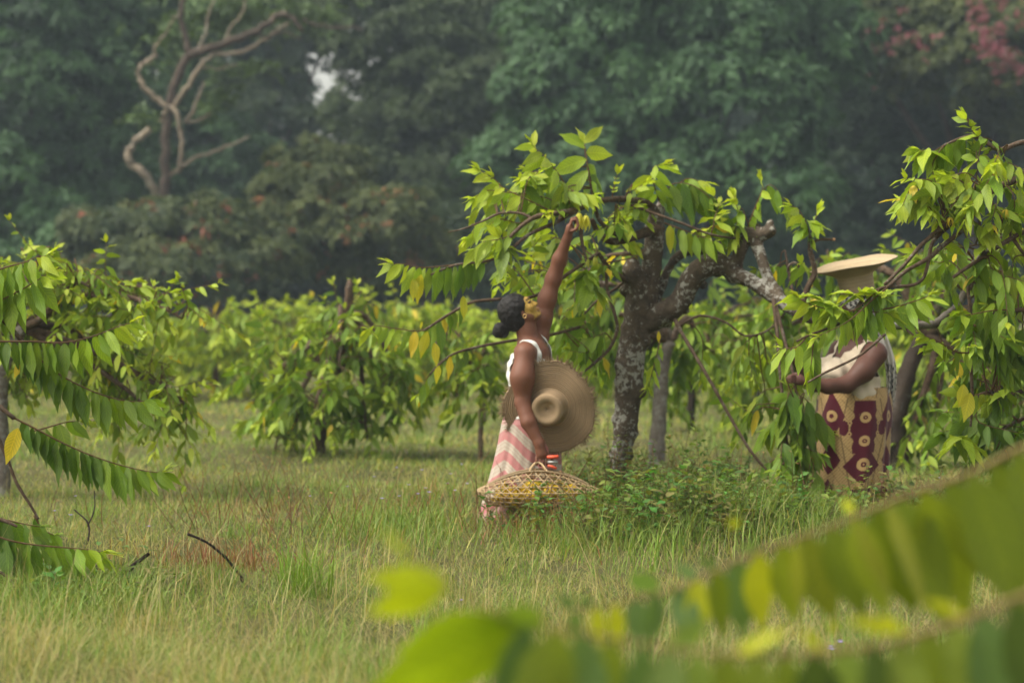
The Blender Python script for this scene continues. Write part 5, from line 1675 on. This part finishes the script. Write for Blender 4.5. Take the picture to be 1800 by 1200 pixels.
def blades(mb, x, y, h, wd, col, lean=.5, curl=.5, sub=0):
    n = len(x)
    z = ground_h(x, y)
    az = rng.uniform(0, 6.283, n)
    ln = np.abs(rng.normal(0, lean, n))
    d = np.stack([np.cos(az) * ln, np.sin(az) * ln, np.ones(n)], -1)
    d = unit(d)
    side = unit(np.stack([-np.sin(az + rng.normal(0, .7, n)), np.cos(az), np.zeros(n)], -1))
    b = np.stack([x, y, z - .01], -1)
    k = np.stack([np.cos(az), np.sin(az), np.zeros(n)], -1) * (h * curl * rng.uniform(0, 1, n))[:, None]
    m1 = b + d * h[:, None] * .5 + k * .2
    tip = b + d * h[:, None] + k - UP * (np.linalg.norm(k, axis=1) * .45)[:, None]
    w = side * wd[:, None]
    V = np.stack([b - w, b + w, m1 - w * .8, m1 + w * .8, tip], 1).reshape(-1, 3)
    C = np.repeat(col, 5, axis=0)
    o = (np.arange(n) * 5)[:, None]
    mb.raw(V, [np.hstack([o, o + 1, o + 3, o + 2]), np.hstack([o + 2, o + 3, o + 4])], C)


def scatter(n, y0, y1, x0=-260, x1=2060):
    py = rng.uniform(y0, y1, n)
    d = gdepth(py) * (1 + rng.normal(0, .02, n))
    return (rng.uniform(x0, x1, n) - CX) / FPX * d, d


DRY = [(W(385, 975, gdepth(975)), .55, .8), (W(760, 905, gdepth(905)), .5, .5), (W(960, 940, gdepth(940)), .5, .55), (W(480, 900, gdepth(900)), .9, .35), (W(1700, 980, gdepth(980)), .5, .3)]
LUSH = [(W(150, 1040, gdepth(1040)), 1.0, .9), (W(430, 1020, gdepth(1020)), .8, .5), (W(640, 930, gdepth(930)), .5, .6), (W(1250, 930, gdepth(930)), 1.0, .9), (W(600, 1150, gdepth(1150)), .7, .4), (W(1650, 1010, gdepth(1010)), .8, .7), (W(820, 960, gdepth(960)), .5, .4)]


def grass_cols(x, y, straw_bias=0.0):
    n = len(x)
    pn = .5 + .35 * pnoise(x, y, 1.3, 21) + .25 * pnoise(x, y, 4.0, 22)
    far = np.clip((y - 17) / 8, 0, 1)
    g = .70 + .5 * (pn - .5) - straw_bias + .0 * far
    g = g + .12 * np.clip((14 - y) / 4, 0, 1)
    for (c, r, a) in LUSH: g = g + a * np.exp(-((x - c[0]) ** 2 + (y - c[1]) ** 2) / r ** 2)
    isg = rng.random(n) < np.clip(g, .08, .95)
    c = np.where(isg[:, None], GREEN, STRAW)
    mixp = rng.random(n) < .35
    c[mixp] = PALE
    for (cc, r, a) in DRY:
        k = rng.random(n) < a * np.exp(-((x - cc[0]) ** 2 + ((y - cc[1]) * .8) ** 2) / r ** 2)
        c[k] = RUST * rng.uniform(.7, 1.5, (k.sum(), 1))
    return c * rng.uniform(.7, 1.3, (n, 1)) * np.stack([rng.uniform(.9, 1.1, n), np.ones(n), rng.uniform(.8, 1.2, n)], -1)


mb = MB()
# short turf
x, y = scatter(230000, 668, 1330)
h = rng.uniform(.035, .10, len(x)) * (1 + .55 * pnoise(x, y, 2.6, 31) + .3 * pnoise(x, y, 7.0, 32)).clip(.3, 2.2) * np.clip(y / 15, .8, 1.6)
blades(mb, x, y, h, rng.uniform(.0012, .0025, len(x)) * np.clip((y / 13) ** 1.3, .7, 4), grass_cols(x, y), 1.1, .9)
# taller thin stalks
x, y = scatter(20000, 690, 1330)
tall = .5 + .5 * pnoise(x, y, 1.1, 41)
kk = rng.random(len(x)) < np.clip(tall + .15, .1, 1)
x, y = x[kk], y[kk]
blades(mb, x, y, rng.uniform(.10, .26, len(x)), rng.uniform(.0010, .0020, len(x)) * np.clip(y / 14, .8, 2.5), grass_cols(x, y, .12), .8, 1.1)
# seed stalks near the camera
x, y = scatter(1500, 860, 1330)
blades(mb, x, y, rng.uniform(.25, .55, len(x)), rng.uniform(.0012, .002, len(x)), np.array([.38, .31, .15]) * rng.uniform(.6, 1.2, (len(x), 1)), .5, .5)
# taller clumps
for i in range(90):
    x0, y0 = scatter(1, 760, 1230)
    n_ = int(rng.integers(25, 80))
    x, y = x0[0] + rng.normal(0, .07, n_), y0[0] + rng.normal(0, .07, n_)
    cc = (GREEN * 1.1 if rng.random() < .7 else STRAW * .9) * rng.uniform(.7, 1.35, (n_, 1))
    blades(mb, x, y, rng.uniform(.5, 1.1, n_) * rng.uniform(.16, .36), rng.uniform(.0012, .0026, n_), cc, .45, .8)
# fallen straw
x, y = scatter(22000, 840, 1330)
blades(mb, x, y, rng.uniform(.12, .3, len(x)), rng.uniform(.0009, .0018, len(x)), np.where(rng.random((len(x), 1)) < .4, PALE, np.array([.36, .295, .13])) * rng.uniform(.6, 1.25, (len(x), 1)), 2.2, .6)
# green bank grass below the shrubs
for (cx_, cy_, rx_, ry_, n_, hh) in [(1050, 940, 140, 36, 2600, .26), (1240, 940, 250, 34, 4200, .34), (1640, 960, 180, 50, 2600, .3), (700, 930, 120, 30, 1400, .28), (130, 1050, 150, 40, 2600, .24),]:
    px = cx_ + rng.normal(0, .6, n_) * rx_; py = cy_ + rng.normal(0, .55, n_) * ry_
    d = gdepth(py); x = (px - CX) / FPX * d
    blades(mb, x, d, rng.uniform(.4, 1.1, n_) * hh, rng.uniform(.002, .0045, n_), grass_cols(x, d, -.3), .4, .7)
tag(mb.build("grass", M['grass']), "mixed green and straw coloured meadow grass", kind="stuff")

# leafy weeds on the low bank in front of the trunk
mb = MB(); lv = Leaves()


def weed(x, y, h, n, L, col, lean=.25, stem=(.10, .075, .035)):
    z = float(ground_h(np.array(x), np.array(y)))
    b = np.array([x, y, z])
    tip = b + np.array([rng.normal(0, lean) * h, rng.normal(0, lean) * h, h])
    q = smooth_path([b, b * .5 + tip * .5 + rng.normal(0, .03, 3), tip], 4)
    mb.tube(q, np.linspace(.003, .0012, len(q)), stem, 4, caps=False)
    for i in range(n):
        t = .2 + .8 * i / max(n - 1, 1)
        p = q[0] + (q[-1] - q[0]) * t + rng.normal(0, .006, 3)
        th = i * 2.4 + rng.uniform(-.5, .5)
        d = np.array([math.cos(th), math.sin(th), rng.uniform(.1, .8)])
        lv.add(p, d, np.cross(d, UP) + rng.normal(0, .2, 3), L * rng.uniform(.6, 1.2), col * rng.uniform(.7, 1.3) * (1 + .5 * t), .2, .24)


WG = np.array([.056, .102, .022])
for (cx_, cy_, rx_, ry_, n_, h0, h1) in [(1060, 915, 90, 26, 230, .18, .36), (1190, 905, 120, 26, 300, .20, .42), (1330, 900, 120, 28, 300, .14, .32), (1450, 900, 110, 20, 240, .08, .22), (1000, 930, 60, 20, 90, .12, .3), (1100, 945, 110, 18, 220, .14, .34), (1240, 948, 110, 16, 220, .14, .32), (1370, 938, 110, 16, 160, .12, .28), (1490, 912, 70, 12, 160, .14, .30), (930, 935, 50, 12, 60, .1, .26), (1560, 905, 90, 26, 120, .12, .32), (1690, 930, 120, 36, 200, .15, .42), (130, 1035, 110, 24, 120, .08, .2)]:
    for i in range(int(n_ * .85)):
        px, py = cx_ + rng.normal(0, .7) * rx_, cy_ + rng.normal(0, .6) * ry_
        d = gdepth(py); x = (px - CX) / FPX * d
        h = rng.uniform(h0, h1) * (.55 + .75 * rng.random() ** 2) * (1 + .35 * float(pnoise(np.array(x), np.array(d), 4.0, 77)))
        kind_ = rng.random()
        weed(x, d, max(h, .06), int(4 + h * 20), rng.uniform(.045, .10) * (.7 if kind_ < .3 else 1), (np.array([.11, .10, .03]) if kind_ > .85 else WG * np.array([rng.uniform(.8, 1.8), 1.0 + .35 * rng.random(), 1])), .4)
for i in range(300):                                     # bare reddish stalks
    px, py = [(rng.normal(950, 70), rng.normal(930, 16)), (rng.normal(1230, 130), rng.normal(915, 18)), (rng.normal(1650, 100), rng.normal(930, 25)), (rng.normal(470, 130), rng.normal(925, 30))][i % 4]
    d = gdepth(py); x = (px - CX) / FPX * d
    weed(x, d, rng.uniform(.2, .5), int(rng.integers(0, 4)), .03, RUST * .9, .35, tuple(RUST * rng.uniform(.45, 1.1)))
lv.emit(mb, PROF_MID)
tag(mb.build("undergrowth", M['leaf_far']), "low leafy weeds with reddish stalks on the bank below the trunk", kind="stuff")

# bright grass tufts that stand out of the meadow
for (px, py, n_, hh, lab) in [(535, 1035, 150, .46, "tall fresh green grass tuft fanning out of the open meadow"), (1135, 1005, 40, .38, "small upright green tuft in front of the leafy bank"), (755, 1190, 26, .45, "few tall green blades standing at the lower picture edge"),
                              (385, 985, 170, .26, "rust brown dry grass clump beside the arched dark stick")]:
    d = gdepth(py); b = W(px, py, d); b[2] = float(ground_h(b[0], b[1]))
    mb = MB()
    x = b[0] + rng.normal(0, .07 if "rust" not in lab else .22, n_); y = d + rng.normal(0, .07, n_)
    bw = 0
    cc = (np.array([.15, .24, .035]) if "rust" not in lab else np.array([.19, .085, .035])) * rng.uniform(.7, 1.35, (n_, 1))
    blades(mb, x, y, rng.uniform(.5, 1.1, n_) * hh, rng.uniform(.002, .0042, n_), cc, .38, .7)
    root = thing("grass_tuft", lab, "grass tuft", b)
    mb.build("foliage", M['grass'], root)

# little violet flowers
src = None
spots = [(133, 872), (96, 898), (125, 905), (262, 925), (697, 822), (742, 826), (792, 833), (812, 816), (718, 852), (748, 858), (735, 868), (786, 850), (800, 862), (822, 850), (672, 876), (702, 872), (755, 865), (610, 855), (1698, 1018), (1478, 1128), (1462, 1140), (810, 1055), (1650, 840), (1722, 862), (1480, 826), (1460, 1136), (545, 872), (658, 838), (1240, 815)]
for (px, py) in spots:
    d = gdepth(py + 70) if py > 700 else 16
    x, z = (px - CX) / FPX * d, CAMZ - (py - HY) / FPX * d
    g = float(ground_h(np.array(x), np.array(d)))
    hgt = .30
    if src is None:
        root = thing("wildflower", "x", "flower", (x, d, z - hgt), "violet wildflowers")
        mb = MB(); mb.tube(smooth_path([np.array([x, d, z - hgt]), np.array([x + .012, d, z - hgt * .5]), np.array([x, d, z])], 4), .0014, (.10, .13, .04), 4); s_ = mb.build("stem", M['grass'], root)
        mb = MB()
        for i in range(5):
            th = i * 1.257
            o = np.array([math.cos(th), math.sin(th) * .6, .35]); c = np.array([x, d, z])
            wv = unit(np.cross(o, UP + .2)) * .006
            mb.grid(np.array([[c - wv * .3, c + wv * .3], [c + o * .011 - wv, c + o * .011 + wv], [c + o * .017 - wv * .6, c + o * .017 + wv * .6]]), (.30, .25, .58))
        h_ = mb.build("blossom", M['petal'], root)
        src = (root, s_, h_)
    else:
        root = src[0].copy(); COL.objects.link(root)
        for q in src[1:]:
            c_ = q.copy(); COL.objects.link(c_); c_.parent = root
    root.location = (x, d, z - hgt)
    root.rotation_euler = (0, 0, rng.uniform(0, 6.28))
    root["label"] = "tiny violet wildflower on a thin stem rising from the meadow grass"

# dead sticks in the grass
STK = [("thick dark broken stick lying under the left hanging twigs", [[(150, 1042), (190, 1030), (225, 1000), (262, 972)], [(178, 1033), (172, 1010), (170, 990)], [(205, 1020), (228, 1004), (234, 992)]], [6, 5, 3], 12.6),
       ("black arched twig curving down over the rust brown grass clump", [[(330, 938), (362, 952), (395, 978), (425, 1015), (443, 1040)], [(423, 1012), (427, 1045), (420, 1080), (395, 1120)]], [2.4, 2.6, 2], 12.9),
       ("short dark twig leaning low in the open grass", [[(424, 1132), (440, 1118), (455, 1098), (462, 1078)]], [1.6, 2.4, 1.6], 11.4),
       ("forked dead twig lying before the leafy bank", [[(866, 1040), (905, 1018), (940, 998), (975, 986)], [(860, 1030), (880, 1000), (896, 978)]], [2.6, 2.6, 1.8], 13.6),
       ("thin upright forked dead weed behind the hanging twig tips", [[(150, 965), (157, 935), (152, 915), (130, 895)], [(154, 925), (166, 895), (166, 862)]], [2, 1.8, 1.2], 14.2),
       ("dark dead branch sticking out of the right edge shrubs", [[(1690, 884), (1730, 870), (1768, 858), (1800, 850)], [(1745, 905), (1765, 885), (1790, 870)]], [2.6, 3, 3.4], 13.4)]
for lab, paths, rad, d in STK:
    root = thing("dead_stick", lab, "stick", W(paths[0][0][0], paths[0][0][1], d), "dead sticks in the grass")
    for j, pth in enumerate(paths):
        mb = MB()
        w = smooth_path([W(x, y, d + .04 * i) for i, (x, y) in enumerate(pth)], 5)
        mb.tube(w, np.interp(np.linspace(0, 1, len(w)), [0, .5, 1], [r * d / FPX * (1 if j == 0 else .7) for r in rad]), sides=6, lump=.12)
        mb.build("stem" if j == 0 else "twig", M['stick'], root)

# ------------------------------------------------------------------ the branch right in front of the lens
DF = 4.5
FP = DF / FPX
fr = thing("leafy_branch", "large blurred leafy branch close to the camera across the lower right corner", "branch", W(2300, 700, DF))
fm = MB(); fv = Leaves()
fst = [([(2300, 690), (2000, 740), (1830, 775), (1700, 835), (1600, 868), (1450, 930), (1320, 975), (1200, 1028), (1080, 1060), (1000, 1075)], [9, 7, 6, 4.6, 3.6, 2.8, 2], 0),
       ([(2300, 800), (2050, 930), (1900, 1010), (1780, 1055), (1690, 1090), (1560, 1130), (1400, 1150), (1250, 1148), (1120, 1130), (1000, 1108), (900, 1092)], [9, 7, 6, 5, 4.4, 3.6, 3, 2.2], -.9)]
for pts, rad, dd in fst:
    w = smooth_path([W(x, y, DF + dd) for (x, y) in pts], 6)
    fm2 = MB(); fm2.tube(w, np.interp(np.linspace(0, 1, len(w)), np.linspace(0, 1, len(rad)), rad) * FP, (.15, .105, .035), 8)
    fm2.build("stem", M['flower'], fr)


def fleaf(x, y, tx, ty, dd, col, ratio=.19, droop=.03, tilt=.25, w=None):
    b, e = W(x, y, DF + dd), W(tx, ty, DF + dd + rng.normal(0, .03))
    L = np.linalg.norm(e - b)
    wa = np.cross(e - b, np.array([0, 1, 0])) + np.array([0, tilt, 0]) * L if w is None else np.array(w)
    fv.add(b, e - b, wa, L, np.array(col), droop, ratio)


DKG, MDG, YG, TEAL = (.13, .175, .012), (.21, .26, .016), (.40, .42, .02), (.11, .18, .055)


def along(pts, x):
    p = np.array(pts, float); p = p[p[:, 0].argsort()]
    return float(np.interp(x, p[:, 0], p[:, 1]))


UPS, LOS = fst[0][0], fst[1][0]
for x in np.arange(1010, 1345, 36):                      # small leaves toward the tip of the upper stem
    g = (x - 1010) / 330
    L_ = 62 + 80 * g
    fleaf(x, along(UPS, x), x + rng.normal(4, 10), along(UPS, x) + L_, rng.normal(0, .05), [TEAL, TEAL, DKG, YG][int(rng.integers(0, 4))], rng.uniform(.19, .27), .02, rng.uniform(.1, .7))
    if rng.random() < .5: fleaf(x, along(UPS, x), x - rng.uniform(20, 50), along(UPS, x) - rng.uniform(5, 40), .05, TEAL, .25, .02, .4)
for x in np.arange(1375, 1790, 41):                      # broad overlapping leaves
    g = (x - 1375) / 415
    L_ = 125 + 110 * min(g * 1.6, 1)
    fleaf(x, along(UPS, x), x + 20 + 75 * min(g * 2, 1) + rng.normal(0, 10), along(UPS, x) + L_ * rng.uniform(.82, 1.12), rng.normal(0, .07), [DKG, MDG, DKG, DKG, (.17, .20, .02)][int(rng.integers(0, 5))], rng.uniform(.19, .25), .02, rng.uniform(.05, .35))
for (x, L_) in [(1398, 130), (1560, 190), (1500, 150)]:
    fleaf(x, along(UPS, x), x + (8 if x < 1450 else 70), along(UPS, x) + L_, -.12, (.23, .25, .03), .10, .02, .5)
for x in np.arange(930, 1860, 50):                       # lower stem: big leaves running off the bottom of the picture
    g = (x - 930) / 930
    fleaf(x, along(LOS, x), x - 70 * (1 - g) + 70 * g + rng.normal(0, 15), along(LOS, x) + rng.uniform(200, 260), -.9 + rng.normal(0, .06), [TEAL, (.15, .21, .06), (.07, .11, .02), (.17, .22, .03)][int(rng.integers(0, 4))], rng.uniform(.16, .25), .03, rng.uniform(.1, .6))
for (x, y, tx, ty, c, r, tl) in [(935, 1098, 610, 1245, (.27, .37, .010), .20, .5), (900, 1092, 690, 1140, (.30, .40, .012), .2, .6), (960, 1100, 860, 1078, (.18, .27, .03), .3, .3), (1600, 1110, 1480, 1085, YG, .12, .4), (1450, 1145, 1400, 1100, YG, .14, .4), (1290, 1150, 1390, 1100, YG, .12, .5),
                              (1700, 1085, 1620, 1050, YG, .14, .4), (1180, 1135, 1250, 1085, (.12, .18, .02), .2, .3)]:
    fleaf(x, y, tx, ty, -.9, c, r, .03, tl)
# fresh tips and buds
for (x, y, tx, ty, c, r, dd) in [(780, 1035, 640, 1075, (.45, .52, .012), .22, -1.0), (790, 1030, 640, 1010, (.42, .48, .02), .2, -1.0), (720, 980, 670, 925, (.26, .30, .03), .14, -1.15), (1500, 900, 1480, 875, YG, .3, .2), (1300, 915, 1280, 925, YG, .45, .3),
                                 (1555, 1080, 1570, 1105, YG, .35, .0), (1470, 1090, 1455, 1115, YG, .3, .0), (1790, 970, 1810, 1000, YG, .35, .1), (1180, 1040, 1210, 1060, YG, .25, 0)]:
    fleaf(x, y, tx, ty, dd, c, r)
fb = MB(); fb.tube(smooth_path([W(900, 1092, DF - .9), W(840, 1062, DF - .95), W(790, 1033, DF - 1.0), W(740, 1000, DF - 1.1), (W(722, 982, DF - 1.15))], 5), [.0035, .0012], (.25, .22, .05), 6)
fb.build("twig", M['flower'], fr)
fv.emit(fm, PROF_NEAR, .2, .03)
fm.build("foliage", M['leaf'], fr)

# ------------------------------------------------------------------ morning haze: one closed box of thin air round everything
mb = MB()
x0, x1, y0, y1, z0, z1 = -160, 160, -60, 175, -3.0, 34
c8 = np.array([(x, y, z) for x in (x0, x1) for y in (y0, y1) for z in (z0, z1)], float)
mb.raw(c8, [np.array([[0, 1, 3, 2], [4, 6, 7, 5], [0, 4, 5, 1], [2, 3, 7, 6], [0, 2, 6, 4], [1, 5, 7, 3]])], (1, 1, 1))
m = bpy.data.materials.new("haze"); m.use_nodes = True
t = m.node_tree; t.nodes.clear()
out = t.nodes.new("ShaderNodeOutputMaterial"); pv = t.nodes.new("ShaderNodeVolumePrincipled")
pv.inputs["Color"].default_value = (.72, .87, 1.0, 1)
pv.inputs["Density"].default_value = .00075
pv.inputs["Anisotropy"].default_value = .2
t.links.new(pv.outputs[0], out.inputs["Volume"])
hz = mb.build("haze", m, smooth=False)
tag(hz, kind="stuff")
